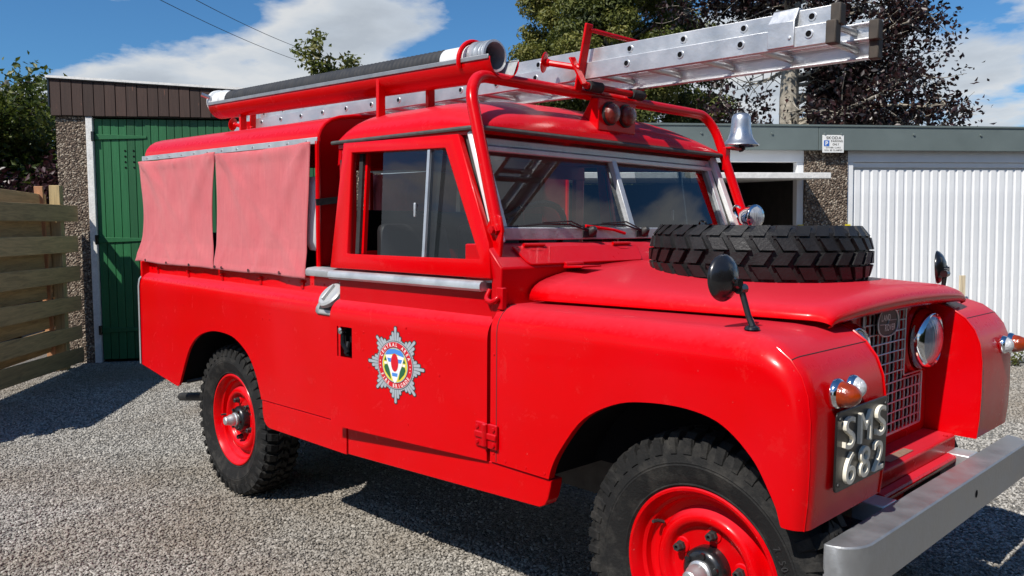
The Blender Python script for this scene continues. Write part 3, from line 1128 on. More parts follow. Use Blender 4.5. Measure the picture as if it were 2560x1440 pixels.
# canvas curtains: fabric sheets pinned along the rail and the hem
def curtain(xa, xb, seed, edge_l, edge_r, far_side=False):
    rs = random.Random(seed)
    nu, nv = 70, 60
    m = M()
    ph = [rs.uniform(0, 6.28) for _ in range(8)]
    rays = []
    for pu in (.02, .5, .98):
        for _ in range(5):
            rays.append((pu, rs.uniform(-.45, .45) if .1 < pu < .9 else (rs.uniform(.1, 1.0) if pu < .5 else rs.uniform(-1.0, -.1)), rs.uniform(.002, .0055), rs.uniform(.014, .028), rs.uniform(.07, .20)))
    for pu in (.05, .5, .95):
        for _ in range(4):
            rays.append((pu, rs.uniform(-.7, .7), -rs.uniform(.002, .005), rs.uniform(.02, .04), -rs.uniform(.12, .3)))
    bumps = [(rs.uniform(.1, .9), rs.uniform(.1, .9), rs.uniform(.05, .16), rs.uniform(-.006, .006)) for _ in range(14)]
    for j in range(nv + 1):
        v = j / nv                       # 0 top, 1 hem
        zt = 1.708 - .010 * (xa + 1)
        z = zt + (1.128 - zt) * v
        for i in range(nu + 1):
            u = i / nu
            x = xa + (xb - xa) * u + edge_l(v) * (1 - u) ** 3 + edge_r(v) * u ** 3
            y = -.789 - .012 * v - .012 * max(0, v - .80) / .20 - (.0022 if (v > .955 or u < .022 or u > .978) else 0)
            # hanging folds, strongest near the pinned top corners
            fan = (.0030 * sin(17 * u + 7 * v * (u - .5) + ph[0]) + .0024 * sin(31 * u - 9 * v + ph[1])) * (1 - v) ** .8
            corner = .016 * math.exp(-((u - .08 - .5 * v) / .07) ** 2) * math.exp(-2.5 * v) + .015 * math.exp(-((u - .93 + .42 * v) / .06) ** 2) * math.exp(-2.3 * v)
            corner += .006 * math.exp(-((u - .05 - .9 * v) / .05) ** 2) * math.exp(-1.8 * v)
            sag = .007 * sin(pi * u) * math.exp(-((v - .05) / .05) ** 2)
            hem = .0045 * math.sin(5.2 * pi * u + ph[2]) * max(0, (v - .72) / .28) ** 1.5
            low = .005 * math.exp(-((u - .92 + .7 * (1 - v)) / .06) ** 2) * max(0, (v - .45)) * 1.8
            bb = sum(a * math.exp(-(((u - bx) / w_) ** 2 + ((v - bz) / (w_ * 1.6)) ** 2)) for bx, bz, w_, a in bumps)
            rd = 0.0
            for pu, sl_, am, wd_, ln in rays:
                dv = v if ln > 0 else 1 - v
                q_ = (u - pu - sl_ * dv) / (wd_ * (.5 + dv * 1.5))
                if abs(q_) < 3:
                    rd += abs(am) * math.exp(-q_ * q_) * math.exp(-dv / abs(ln)) * min(1, dv * 18)
            y -= fan + corner + sag + hem + low + bb + rd
            z2 = z - .0025 * sin(9 * u + ph[3]) * v
            if v < .03:
                z2 -= .006 * sin(pi * u)
            m.v.append((x, y if not far_side else -y, z2))
    for j in range(nv):
        for i in range(nu):
            a = j * (nu + 1) + i
            m.f.append((a, a + 1, a + nu + 2, a + nu + 1))
    ob = m.build('canvas_curtain', 'canvas', truck, True, smooth=180, solid=.003)
    h = M()
    n = nu + 1
    row = [m.v[(nv - 3) * n + i] for i in range(0, n, 1)]
    return ob


curtain(-1.02, -.012, 3, lambda v: .050 * sin(pi * v) - .040 * max(0, v - .75) / .25, lambda v: -.035 * sin(pi * v) ** 1.5)
curtain(.0, .905, 9, lambda v: .010 * sin(pi * v), lambda v: -.035 * v - .012 * sin(pi * v))
curtain(-1.02, -.012, 5, lambda v: 0, lambda v: -.03 * sin(pi * v), True)
curtain(.0, .905, 6, lambda v: .0, lambda v: -.03 * v, True)
ey_me = M().tube([Vector((.006 * cos(a), 0, .006 * sin(a))) for a in np.linspace(0, 2 * pi, 10)[:-1]], .0022, 5, loop=True).mesh('eyelet', 'steel_dark')
for px, py in ((363, 650), (415, 657), (471, 662), (536, 667), (553, 669), (620, 676), (697, 682)):
    p = PX(px, py, 'y', -.826)
    place(ey_me, 'eyelet', truck, TB((p.x, -.826, p.z)))

# things between hood and cab
m = M().tube(spline([PX(856, 400, 'x', 1.10), PX(858, 430, 'x', 1.10), PX(855, 520, 'x', 1.10), PX(848, 590, 'x', 1.10), PX(836, 615, 'x', 1.10)], 5), .010, 8)
m.build('rubber_hose', 'black_rubber', truck, True)
m = M().beam(PX(790, 506, 'x', .945), PX(852, 499, 'x', .945), .004, .028)
m.build('strap', 'black_rubber', truck, True)
m = M().lathe([(.0, -.16), (.03, -.155), (.045, -.12), (.045, .12), (.03, .155), (0, .16)], (.84, -.735, 1.40), (0, 0, 1), 16)
m.build('white_cylinder', 'white_paint', truck, True)
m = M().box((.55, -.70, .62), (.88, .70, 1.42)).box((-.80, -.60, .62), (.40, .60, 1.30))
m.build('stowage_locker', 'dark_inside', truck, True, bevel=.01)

# ---------------------------------------------------------------- cab roof
def roof_pt(u, v):
    """u 0 rear..1 front, v -1..1 across"""
    x = 1.045 + (1.90 - 1.045) * u
    fx = 1.0
    if u < .12:
        fx = (1 - ((.12 - u) / .12) ** 2.3) ** .5
    elif u > .52:
        fx = (1 - ((u - .52) / .48) ** 2.4) ** .62
    fy = (1 - abs(v) ** 3.4) ** .5
    z = 1.692 + .155 * max(fx, 0) * fy * (1 - .0 * u)
    return (x, v * .755, z)


m = M()
us = [0, .004, .012, .025, .045, .07, .10, .13, .2, .28, .36, .44, .52, .58, .64, .70, .76, .82, .87, .91, .94, .965, .985, .995, 1]
vv_ = [-1, -.998, -.99, -.975, -.95, -.92, -.88, -.83, -.76, -.66, -.52, -.36, -.18, 0]
vv_ = vv_ + [-v for v in reversed(vv_[:-1])]
m.rings([[roof_pt(u, v) for v in vv_] for u in us], closed=False)
m.build('cab_roof', 'red', truck, True, smooth=60)
lip = [roof_pt(0, -1), roof_pt(1, -1), roof_pt(1, 1), roof_pt(0, 1)]
m = M().tube(fillet([(1.02, -.765, 1.686), (1.905, -.765, 1.682), (1.905, .765, 1.682), (1.02, .765, 1.686)], .03), .008, 8)
m.build('roof_gutter', 'seal', truck, True)
m = M().box((1.045, -.75, 1.60), (1.07, .75, 1.70)).box((1.045, -.75, 1.14), (1.07, -.68, 1.60)).box((1.045, .68, 1.14), (1.07, .75, 1.60)).box((1.045, -.78, .62), (1.07, .78, 1.20))
m.build('cab_back_panel', 'red_trim', truck, True, bevel=.006)
m = M().box((1.05, -.755, 1.662), (1.86, -.70, 1.684)).box((1.05, .70, 1.662), (1.86, .755, 1.684)).box((1.06, -.70, 1.670), (1.86, .70, 1.682))
m.build('cant_rail', 'red_trim', truck, True)

# ---------------------------------------------------------------- doors
HX, HY = 2.05, -.84
TH = radians(3.3)


def ajar(p):
    dx, dy = p[0] - HX, p[1] - HY
    return (HX + dx * cos(TH) - dy * sin(TH), HY + dx * sin(TH) + dy * cos(TH), p[2])


def ytop(z):
    return -.812 + (z - 1.18) * .14


def door(sg_):
    op = (lambda m: m.xf(ajar)) if sg_ < 0 else (lambda m: m.mirror())
    hx0, hx1, hz0, hz1 = 1.238, 1.332, .850, .966
    m = M()
    y = -.8425
    zb = lambda x: .570 + (x - 1.19) / .855 * .029
    xs = [1.19, hx0, hx1, 2.045]
    for i in range(3):
        a, b = xs[i], xs[i + 1]
        if i == 1:
            m.add([(a, y, zb(a)), (b, y, zb(b)), (b, y, hz0), (a, y, hz0)], [(0, 1, 2, 3)])
            m.add([(a, y, hz1), (b, y, hz1), (b, y, .985), (a, y, .985)], [(0, 1, 2, 3)])
        else:
            m.add([(a, y, zb(a)), (b, y, zb(b)), (b, y, hz0), (a, y, hz0)], [(0, 1, 2, 3)])
            m.add([(a, y, hz0), (b, y, hz0), (b, y, hz1), (a, y, hz1)], [(0, 1, 2, 3)])
            m.add([(a, y, hz1), (b, y, hz1), (b, y, .985), (a, y, .985)], [(0, 1, 2, 3)])
    prof = [(q - .0025, z) for q, z in SH] + [(-.7885, 1.150)]
    m.rings([[(x, q, z) for q, z in prof] for x in (1.19, 2.045)], closed=False)
    # returned edges
    edge = [(y, .985), (y, .57)]
    for x in (1.19, 2.045):
        m.add([(x, y, zb(x)), (x, y, .985), (x, y + .04, .985), (x, y + .04, zb(x))], [(0, 1, 2, 3)])
        pr = prof
        for k in range(len(pr) - 1):
            m.add([(x, pr[k][0], pr[k][1]), (x, pr[k + 1][0], pr[k + 1][1]), (x, y + .055, pr[k + 1][1]), (x, y + .055, pr[k][1])], [(0, 1, 2, 3)])
    m.add([(1.19, y, zb(1.19)), (2.045, y, zb(2.045)), (2.045, y + .04, zb(2.045)), (1.19, y + .04, zb(1.19))], [(0, 1, 2, 3)])
    d = op(m).build('door', 'red', truck, True, smooth=30)
    d['label'] = 'driver door standing slightly ajar with fire brigade crest' if sg_ < 0 else 'closed passenger door'
    m = M().box((1.20, -.80, .60), (2.03, -.785, 1.14))
    op(m).build('door_lining', 'red_trim', d, True)
    # handle opening
    m = M().box((hx0 - .004, -.806, hz0 - .004), (hx1 + .004, -.800, hz1 + .004))
    op(m).build('handle_recess', 'dark_inside', d, True)
    m = M().tube([(1.262, -.83, .955), (1.262, -.835, .90), (1.285, -.828, .865)], .009, 8).tube([(1.275, -.815, .905), (1.275, -.828, .86)], .010, 8)
    op(m).build('door_lever', 'black_paint', d, True)
    m = M().lathe([(.013, 0), (.013, .022), (.0, .024)], (1.258, -.822, .948), (0, -1, 0), 12)
    op(m).build('lever_knob', 'chrome', d, True)
    # waist capping
    m = M().prism([(-.826, 1.144), (-.833, 1.152), (-.833, 1.166), (-.826, 1.175), (-.79, 1.183), (-.775, 1.183), (-.775, 1.144)], lambda a, b, dd: (dd, a, b), 1.165, 2.0)
    m.box((2.0, -.800, 1.172), (2.035, -.775, 1.184))
    op(m).build('door_capping', 'galv', d, True, smooth=40)
    # window frame
    O = [(1.17, 1.186), (1.17, 1.672), (1.820, 1.664), (2.016, 1.30), (2.040, 1.186)]
    I = [(1.268, 1.243), (1.230, 1.632), (1.762, 1.620), (1.984, 1.245), (1.984, 1.245)]
    m = M()
    for k in range(5):
        k2 = (k + 1) % 5
        q = [O[k], O[k2], I[k2], I[k]]
        if k == 3:
            q = [O[3], O[4], I[3]]
        m.face([(a, ytop(b), b) for a, b in q])
    fr = op(m).build('window_frame', 'red', d, True, smooth=20, solid=.026, soff=0, bevel=.003)
    for (P4, nm, yo) in (([(1.452, 1.243), (1.405, 1.632), (1.735, 1.618), (1.745, 1.243)], 'sliding_pane', .004), ([(1.69, 1.243), (1.665, 1.625), (1.764, 1.621), (1.986, 1.243)], 'fixed_pane', .014)):
        m = M().face([(a, ytop(b) + yo, b) for a, b in P4])
        op(m).build(nm, 'glass', d, True, smooth=None)
    m = M().beam((1.700, ytop(1.245) - .002, 1.245), (1.672, ytop(1.62) - .002, 1.62), .010, .013, (1, 0, 0))
    op(m).build('pane_edge_strip', 'aluminium', d, True)
    m = M().box((1.615, ytop(1.42) - .002, 1.385), (1.625, ytop(1.42) + .006, 1.435))
    op(m).build('pane_grip', 'aluminium', d, True, bevel=.002)
    m = M().beam((1.283, ytop(1.243) + .03, 1.243), (1.245, ytop(1.63) + .03, 1.63), .012, .022, (1, 0, 0))
    op(m).build('window_channel', 'black_rubber', d, True)
    m = M().beam((1.300, ytop(1.243) + .045, 1.243), (1.262, ytop(1.63) + .045, 1.63), .016, .012, (1, 0, 0))
    op(m).build('window_channel', 'red', d, True)
    # hinges
    for z in (.68, 1.112):
        if z < 1:
            m = M().box((2.0, -.853, z - .035), (2.042, -.843, z + .045)).box((2.058, -.853, z - .035), (2.10, -.843, z + .045)).box((2.0, -.858, z - .005), (2.10, -.846, z + .015))
            m.lathe([(.010, -.03), (.010, .045)], (2.05, -.856, z), (0, 0, 1), 10)
        else:
            m = M().tube(fillet([(2.012, -.80, 1.150), (2.012, -.822, 1.118), (2.055, -.832, 1.112), (2.072, -.818, 1.130)], .02), .009, 8)
            m.box((2.055, -.815, 1.09), (2.085, -.795, 1.16))
        if sg_ > 0:
            m.mirror()
        hob = m.build('hinge', 'red_trim', d, True, bevel=.003)
        if z < 1:
            for xx in (2.012, 2.088):
                for dz in (-.02, .03):
                    b = M().lathe([(.007, 0), (.007, .005), (0, .006)], (xx, -.853 * (1 if sg_ < 0 else -1), z + dz), (0, sg_, 0), 6)
                    b.build('hinge_bolt', 'red_trim', d, True)
    return d, op


near_door, opn = door(-1)
door(1)
for px, py in ((1012, 820), (914, 830), (912, 874), (926, 917), (1090, 940), (1017, 1062)):
    p = PX(px, py, 'y', -.87)
    place(rv_me, 'dent_rivet', near_door, TB(ajar((p.x, -.8428, p.z))))

# fire brigade crest on the driver's door
CX, CZ, CA, CB = 1.590, .856, .156, .1385


def crest(d):
    def fn(a, b):
        q = ajar((CX + a * CA, -.8430 - d, CZ + b * CB))
        return q
    return fn


def disc2(r, n=40):
    return [(r * cos(2 * pi * k / n), r * sin(2 * pi * k / n)) for k in range(n)]


def ray_len(th):
    ph = (th / (pi / 4)) % 1
    e = min(ph, 1 - ph) * 2          # 0 on a point, 1 between points
    card = int(round(th / (pi / 4))) % 2 == 0
    return (0.995 if card else 0.97) - (.36 if card else .34) * e ** .8


mb_, mg_ = M(), M()
NR = 56
for k in range(NR):
    th = 2 * pi * (k + .0) / NR
    L = ray_len(th)
    c_, s_ = cos(th), sin(th)
    for mm_, w0, w1, add, dd in ((mb_, .052, .062, .025, .0006), (mg_, .026, .040, 0, .0012)):
        P = [(.5, -w0), (L + add - .03, -w1), (L + add, -w1 * .5), (L + add, w1 * .5), (L + add - .03, w1), (.5, w0)]
        mm_.face([crest(dd + (k % 4) * .00008)(p * c_ - q * s_, p * s_ + q * c_) for p, q in P])
mb_.build('crest_backing', 'crest_black', near_door, True, smooth=None, fix=False)
mg_.build('crest_rays', 'crest_grey', near_door, True, smooth=None, fix=False)
for r, mt, dd, nm in ((.635, 'crest_black', .0020, 'crest_rim'), (.62, 'crest_grey', .0024, 'crest_rim'), (.60, 'crest_red', .0028, 'crest_ring'), (.47, 'crest_black', .0032, 'crest_rim'), (.455, 'crest_grey', .0036, 'crest_rim'), (.435, 'crest_yellow', .0040, 'crest_field')):
    M().face([crest(dd)(a, b) for a, b in disc2(r)]).build(nm, mt, near_door, True, smooth=None)
tx = M()


def arc_text(m, s, r, mid, span, h, top=True):
    n = len(s)
    for i, ch in enumerate(s):
        if ch == ' ':
            continue
        t_ = (i + .5) / n - .5
        ang = mid - t_ * span if top else mid + t_ * span
        vv, ff_, adv = glyph(ch, .02)
        sc_ = h / .72
        rad = r - h / 2 if top else r + h / 2
        rt = ang - pi / 2 if top else ang + pi / 2
        ox, oy = rad * cos(ang), rad * sin(ang)
        o = []
        for a, b in vv:
            a2, b2 = (a - adv / 2) * sc_ * .85, b * sc_
            o.append(crest(.0034)(ox + a2 * cos(rt) - b2 * sin(rt), oy + a2 * sin(rt) + b2 * cos(rt)))
        m.add(o, ff_)


arc_text(tx, 'CENTRAL AREA', .535, pi / 2, 2.5, .092, True)
arc_text(tx, 'FIRE BRIGADE', .535, -pi / 2, 2.2, .092, False)
for a in (-.22, -.05, .12):
    for sgn_ in (0, pi):
        th = sgn_ + (a if sgn_ == 0 else -a)
        tx.face([crest(.0034)(.535 * cos(th) + x_ * .016, .535 * sin(th) + y_ * .016) for x_, y_ in disc2(1, 8)])
tx.build('crest_lettering', 'crest_white', near_door, True, smooth=None)
shp = [('crest_white', .0044, [(-.335, .26), (.335, .26), (.27, .05), (.06, -.41), (0, -.47), (-.06, -.41), (-.27, .05)]),
       ('crest_blue', .0048, [(-.29, .33), (-.2, .40), (0, .43), (.2, .40), (.29, .33), (.34, .24), (.15, .27), (0, .31), (-.15, .27), (-.34, .24)]),
       ('crest_blue', .0048, [(-.27, .17), (-.10, .17), (-.10, .07), (-.22, .07)]), ('crest_blue', .0048, [(.27, .17), (.10, .17), (.10, .07), (.22, .07)]),
       ('crest_blue', .0048, [(-.10, -.20), (.10, -.20), (.09, -.29), (-.09, -.29)]),
       ('crest_red', .0052, [(.13 * cos(a), .235 * sin(a) + .07) for a in np.linspace(0, 2 * pi, 18)[:-1]]),
       ('crest_green', .0048, [(-.33, .20), (-.28, .09), (-.38, .09)]), ('crest_green', .0048, [(.33, .20), (.28, .09), (.38, .09)]),
       ('crest_green', .0048, [(-.36, -.02), (-.26, .0), (-.19, -.12), (-.13, -.38), (-.20, -.33), (-.33, -.20), (-.38, -.09)]),
       ('crest_green', .0048, [(.36, -.02), (.26, .0), (.19, -.12), (.13, -.38), (.20, -.33), (.33, -.20), (.38, -.09)]),
       ('crest_white', .0048, [(-.37, .06), (-.28, .06), (-.28, -.0), (-.37, -.0)]), ('crest_white', .0048, [(.37, .06), (.28, .06), (.28, -.0), (.37, -.0)])]
for mt, dd, P in shp:
    M().face([crest(dd)(a, b) for a, b in P]).build('crest_emblem', mt, near_door, True, smooth=None)

# ---------------------------------------------------------------- windscreen and bulkhead
def ws(y, t_):
    return Vector((1.968 - .134 * t_, y, 1.312 + .348 * t_))


wsf = M()
wsf.beam(ws(-.715, .050) + Vector((.012, 0, 0)), ws(.715, .050) + Vector((.012, 0, 0)), .030, .044, (0, 0, 1))
frame = wsf.build('windscreen_frame', 'galv', truck, True, bevel=.004)
m = M().beam(ws(-.715, .955), ws(.715, .955), .036, .028, (0, 0, 1)).beam(ws(-.72, .885) + Vector((.008, 0, 0)), ws(.72, .885) + Vector((.008, 0, 0)), .03, .020, (0, 0, 1))
m.build('top_rail', 'galv', frame, True, bevel=.004)
m = M().beam(ws(0, .06) + Vector((.008, 0, 0)), ws(0, .90) + Vector((.008, 0, 0)), .026, .030, (0, 1, 0))
m.build('centre_bar', 'galv', frame, True, bevel=.003)
for sg_ in (-1, 1):
    m = M().beam(ws(sg_ * .700, .0), ws(sg_ * .700, .98), .034, .034, (0, 1, 0))
    m.build('side_bar', 'galv' if sg_ > 0 else 'galv', frame, True, bevel=.003)
    m = M().face([ws(sg_ * .012, .085), ws(sg_ * .685, .085), ws(sg_ * .685, .86), ws(sg_ * .012, .86)])
    m.build('windscreen_pane', 'glass', frame, True, smooth=None)
    # pale side strip between door and windscreen
    q0, q1 = Vector((2.004, -.752 * -sg_, 1.300)), Vector((1.856, -.738 * -sg_, 1.672))
    m = M().beam(q0, q1, .022, .040, (0, 1, 0))
    m.build('side_strip', 'white_alloy', frame, True, bevel=.004)
    m = M().beam(q0 + Vector((-.028, .0, 0)), q1 + Vector((-.028, 0, 0)), .022, .014, (0, 1, 0))
    m.build('door_seal', 'seal', frame, True, bevel=.004)
sec = [(1.90, 1.296), (1.985, 1.298), (2.010, 1.292), (2.078, 1.222), (2.070, 1.10), (2.068, .60), (2.03, .60), (2.03, 1.18), (1.90, 1.18)]
m = M().prism(sec, lambda a, b, d: (a, d, b), -.812, .812)
bulk = m.build('bulkhead', 'red_trim', truck, True, bevel=.005)
# ventilator flaps under the screen
nrm = Vector((.072, 0, .068)).normalized()
alo = Vector((.068, 0, -.072)).normalized()
base = Vector((2.010, 0, 1.292))
for sg_ in (-1, 1):
    y0, y1 = (-.715, -.045) if sg_ < 0 else (.045, .715)
    P = fillet([base + alo * .012 + Vector((0, y0, 0)), base + alo * .012 + Vector((0, y1, 0)), base + alo * .093 + Vector((0, y1 - .03, 0)), base + alo * .093 + Vector((0, y0 + .03, 0)), base + alo * .012 + Vector((0, y0, 0))], .018, 4)[:-1]
    m = M()
    n = len(P)
    m.v = [tuple(p + nrm * .001) for p in P] + [tuple(p + nrm * .009) for p in P]
    m.f = [tuple(range(n)), tuple(range(n, 2 * n))] + [(i, (i + 1) % n, n + (i + 1) % n, n + i) for i in range(n)]
    fl_ = m.build('vent_flap', 'red', bulk, True, bevel=.003)
    for yy in (y0 + .10, y1 - .10):
        m = M().tube([base + alo * .012 + nrm * .014 + Vector((0, yy - .05, 0)), base + alo * .012 + nrm * .014 + Vector((0, yy + .05, 0))], .006, 8)
        m.add([tuple(base + alo * a_ + nrm * .0105 + Vector((0, yy + b_, 0))) for a_, b_ in ((.012, -.04), (.012, .045), (.034, .03), (.034, -.02))], [(0, 1, 2, 3)])
        m.build('flap_hinge', 'red', bulk, True)
# wipers
for sg_, dx in ((-1, 0), (1, 0)):
    pv = ws(sg_ * .16 - .12, .055) + Vector((.035, 0, .004))
    mid = ws(sg_ * .16 - .36, .15) + Vector((.030, 0, 0))
    end = ws(sg_ * .16 - .56, .105) + Vector((.026, 0, 0))
    m = M().tube([pv, (pv + mid) / 2 + Vector((.01, 0, .012)), mid], .0035, 6).tube([pv + Vector((.0, .01, .0)), (pv + mid) / 2 + Vector((.014, 0, .024)), mid + Vector((0, 0, .004))], .003, 6)
    wp_ = m.build('wiper_arm', 'steel_dark', frame, True)
    m = M().tube([mid + Vector((0, .09, -.002)), mid, end], .004, 6)
    m.build('wiper_blade', 'black_rubber', frame, True)
    m = M().lathe([(.018, -.01), (.018, .012), (.010, .024), (0, .026)], pv, (.8, 0, .6), 10).box(tuple(pv + Vector((-.02, -.04, -.02))), tuple(pv + Vector((0, .03, .004))))
    m.build('wiper_spindle', 'steel_dark', frame, True)
m = M().tube([ws(-.30, .13) + Vector((.035, 0, 0)), ws(-.16, .09) + Vector((.045, 0, 0)), ws(-.10, .05) + Vector((.05, 0, 0))], .006, 6)
m.build('wiper_lever', 'red', frame, True)

# cab interior
m = M().box((1.90, -.70, 1.14), (1.98, .70, 1.27))
m.build('dashboard', 'dark_inside', truck, True, bevel=.02)
for y in (-.44, .0, .44):
    m = M().box((1.22, y - .20, .92), (1.66, y + .20, 1.02))
    m.hexa([(1.13, y - .20, 1.00), (1.23, y - .20, 1.00), (1.23, y + .20, 1.00), (1.13, y + .20, 1.00), (1.09, y - .17, 1.36), (1.16, y - .17, 1.36), (1.16, y + .17, 1.36), (1.09, y + .17, 1.36)])
    m.build('seat', 'seat_vinyl', truck, True, bevel=.03, seg=3)
m = M().box((1.12, -.70, .58), (1.70, .70, .92))
m.build('seat_box', 'dark_inside', truck, True)
swc = Vector((1.765, -.42, 1.275))
sax = Vector((-.80, 0, .60)).normalized()
su = Vector((0, 1, 0))
sv = sax.cross(su)
m = M().tube([swc + (su * cos(a) + sv * sin(a)) * .205 for a in np.linspace(0, 2 * pi, 33)[:-1]], .012, 8, loop=True)
for a in (0, 2.1, 4.2):
    m.tube([swc - sax * .03, swc + (su * cos(a) + sv * sin(a)) * .205], .008, 6)
m.tube([swc, swc - sax * .35], .018, 8)
m.build('steering_wheel', 'black_paint', truck, True)

# ---------------------------------------------------------------- front wings
path = [(2.058, 1.104), (2.3, 1.106), (2.6, 1.107), (2.85, 1.106), (2.93, 1.104), (2.977, 1.098), (3.02, 1.084), (3.06, 1.056), (3.09, 1.018), (3.108, .972), (3.116, .915), (3.118, .80), (3.116, .72), (3.110, .655)]
rad = [.085, .085, .085, .085, .083, .078, .072, .066, .060, .055, .052, .05, .05, .05]


def wing(sg_):
    mm = sgnf(sg_)
    n = len(path)
    nor = []
    for i in range(n):
        a = Vector((*path[max(0, i - 1)], 0))
        b = Vector((*path[min(n - 1, i + 1)], 0))
        d = (b - a).normalized()
        nor.append(Vector((d.y, -d.x, 0)))      # towards the inside
    rings = []
    for i, (x, z) in enumerate(path):
        r = rad[i]
        row = [(x, -.40, z), (x, -.55, z), (x, -.70 + .0, z)]
        for k in range(7):
            ph = k / 6 * pi / 2
            off = r * (1 - cos(ph))
            row.append((x + nor[i].x * off, -YS + r - r * sin(ph), z + nor[i].y * off))
        rings.append(row)
    m = M().rings(rings, closed=False)
    side = [(r[-1][0], r[-1][2]) for r in rings]
    poly = side + list(reversed(front_arch)) + [(2.058, .601)]
    o = len(m.v)
    m.v += [(a, -YS, b) for a, b in poly]
    m.f.append(tuple(range(o, o + len(poly))))
    # arch lip
    m.rings([[(a, y, b) for a, b in front_arch] for y in (-YS, -YS + .025)], closed=False)
    # inner wall ahead of the grille
    wall = [(x, z) for x, z in path if x > 2.92]
    m.face([(x, -.401, z) for x, z in wall] + [(2.93, -.401, .655)])
    wg = mm(m).build('front_wing', 'red', truck, True, smooth=38)
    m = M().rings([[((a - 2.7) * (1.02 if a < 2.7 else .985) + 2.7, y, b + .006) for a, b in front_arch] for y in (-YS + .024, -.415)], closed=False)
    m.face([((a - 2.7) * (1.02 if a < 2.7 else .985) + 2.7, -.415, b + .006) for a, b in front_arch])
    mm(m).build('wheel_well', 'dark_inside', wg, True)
    # panel joints
    x, z = path[7]
    m = M().tube([(x, -.405, z), (x, -.70, z)] + [tuple(p) for p in rings[7][3:6]], .0014, 5)
    m.tube([(2.087, -.840, .605), (2.087, -.840, 1.02)] + [(2.087, p[1], p[2]) for p in reversed(rings[0][3:9])], .0016, 5)
    mm(m).build('panel_joint', 'crest_black', wg, True)
    m = M()
    m.tube([(r[0][0] + .001, -.402, r[0][2] + .001) for r in rings[5:]], .003, 6)
    mm(m).build('wing_edge', 'red', wg, True)
    m = M()
    m.tube([tuple(Vector(r[5]) - Vector((nor[i + 6].x * .0006, .0006, nor[i + 6].y * .0006))) for i, r in enumerate(rings[6:])], .0016, 5)
    mm(m).build('wing_crease', 'red', wg, True)
    return wg


wing_n, wing_f = wing(-1), wing(1)
for o_ in [wing_f] + list(wing_f.children):
    for v_ in o_.data.vertices:
        v_.co.y = .40 + (v_.co.y - .40) * .86


def lamp(parent, name, y, z, r, depth, lens, ring='chrome', x=3.116, tip=.5):
    m = M().lathe([(r * 1.16, 0), (r * 1.18, .006), (r * 1.10, .012), (r * 1.0, .015)], (x, y, z), (1, 0, 0), 24)
    b = m.build(name, ring, parent, True)
    m = M().lathe([(r, .010), (r * .99, .016), (r * .93, depth * .5), (r * .74, depth * .78), (r * .45, depth * .94), (r * .2, depth), (0, depth * 1.02)], (x, y, z), (1, 0, 0), 24)
    m.build('lens', lens, b, True)


simple('clear_lens', (0.62, 0.64, 0.66), 0.14, 0.15, 0.2, 70, 0, 0.6, 150, coat=0.8)
lamp(wing_n, 'indicator', -.702, .966, .032, .060, 'amber')
lamp(wing_n, 'side_light', -.616, .970, .027, .036, 'clear_lens')
lamp(wing_f, 'indicator', .708, .950, .032, .060, 'amber')
lamp(wing_f, 'side_light', .628, .952, .027, .036, 'clear_lens')

for k in range(7):
    q = front_arch[6 + k * 6]
for x_, z_ in ((2.075, .63), (2.075, .70), (2.075, .95), (2.13, .615), (2.22, .615), (2.30, .615)):
    place(rv_me, 'rivet', wing_n, TB((x_, -.8405, z_)))
# number plate
pl_c = Vector((3.124, -.568, .826))


def plate_fn(d):
    return lambda a, b: (pl_c.x + d, pl_c.y + a, pl_c.z + b)


P = []
for sx_, sy_, a0 in ((1, -1, -90), (1, 1, 0), (-1, 1, 90), (-1, -1, 180)):
    for k in range(5):
        th = radians(a0 + 90 * k / 4)
        P.append((sx_ * .136 + .014 * cos(th), sy_ * .084 + .014 * sin(th)))
m = M().prism(P, lambda a, b, d: (pl_c.x + d, pl_c.y + a, pl_c.z + b), 0, .006)
npl = m.build('number_plate', 'plate_black', truck, True, bevel=.002)
for txt, bz in (('SMS', .043), ('682', -.046)):
    for i, ch in enumerate(txt):
        vv, ff_, adv = glyph(ch, 0.0)
        wd = .056 if ch != 'M' else .070
        cx0 = (-.094, -.002, .092)[i] if txt == 'SMS' else (-.084, .0, .084)[i]
        hgt = .078
        m = M()
        sx, sy = wd / adv, hgt / .70
        bot = [(pl_c.x + .0065, pl_c.y + cx0 + (a - adv / 2) * sx, pl_c.z + bz - hgt / 2 + b * sy) for a, b in vv]
        top = [(p[0] + .009, p[1], p[2]) for p in bot]
        m.add(top, ff_)
        # side walls along the outline
        cnt = {}
        for f_ in ff_:
            for k in range(len(f_)):
                e = (f_[k], f_[(k + 1) % len(f_)])
                cnt[tuple(sorted(e))] = cnt.get(tuple(sorted(e)), 0) + 1
        for (a, b), c in cnt.items():
            if c == 1:
                m.add([bot[a], bot[b], top[b], top[a]], [(0, 1, 2, 3)])
        m.build('character', 'cream', npl, True, smooth=30)
for a, b in ((-.134, .080), (.134, .080), (-.134, -.080), (.134, -.080)):
    M().lathe([(.006, 0), (.005, .003), (0, .004)], (pl_c.x + .006, pl_c.y + a, pl_c.z + b), (1, 0, 0), 8).build('screw', 'steel_dark', npl, True)

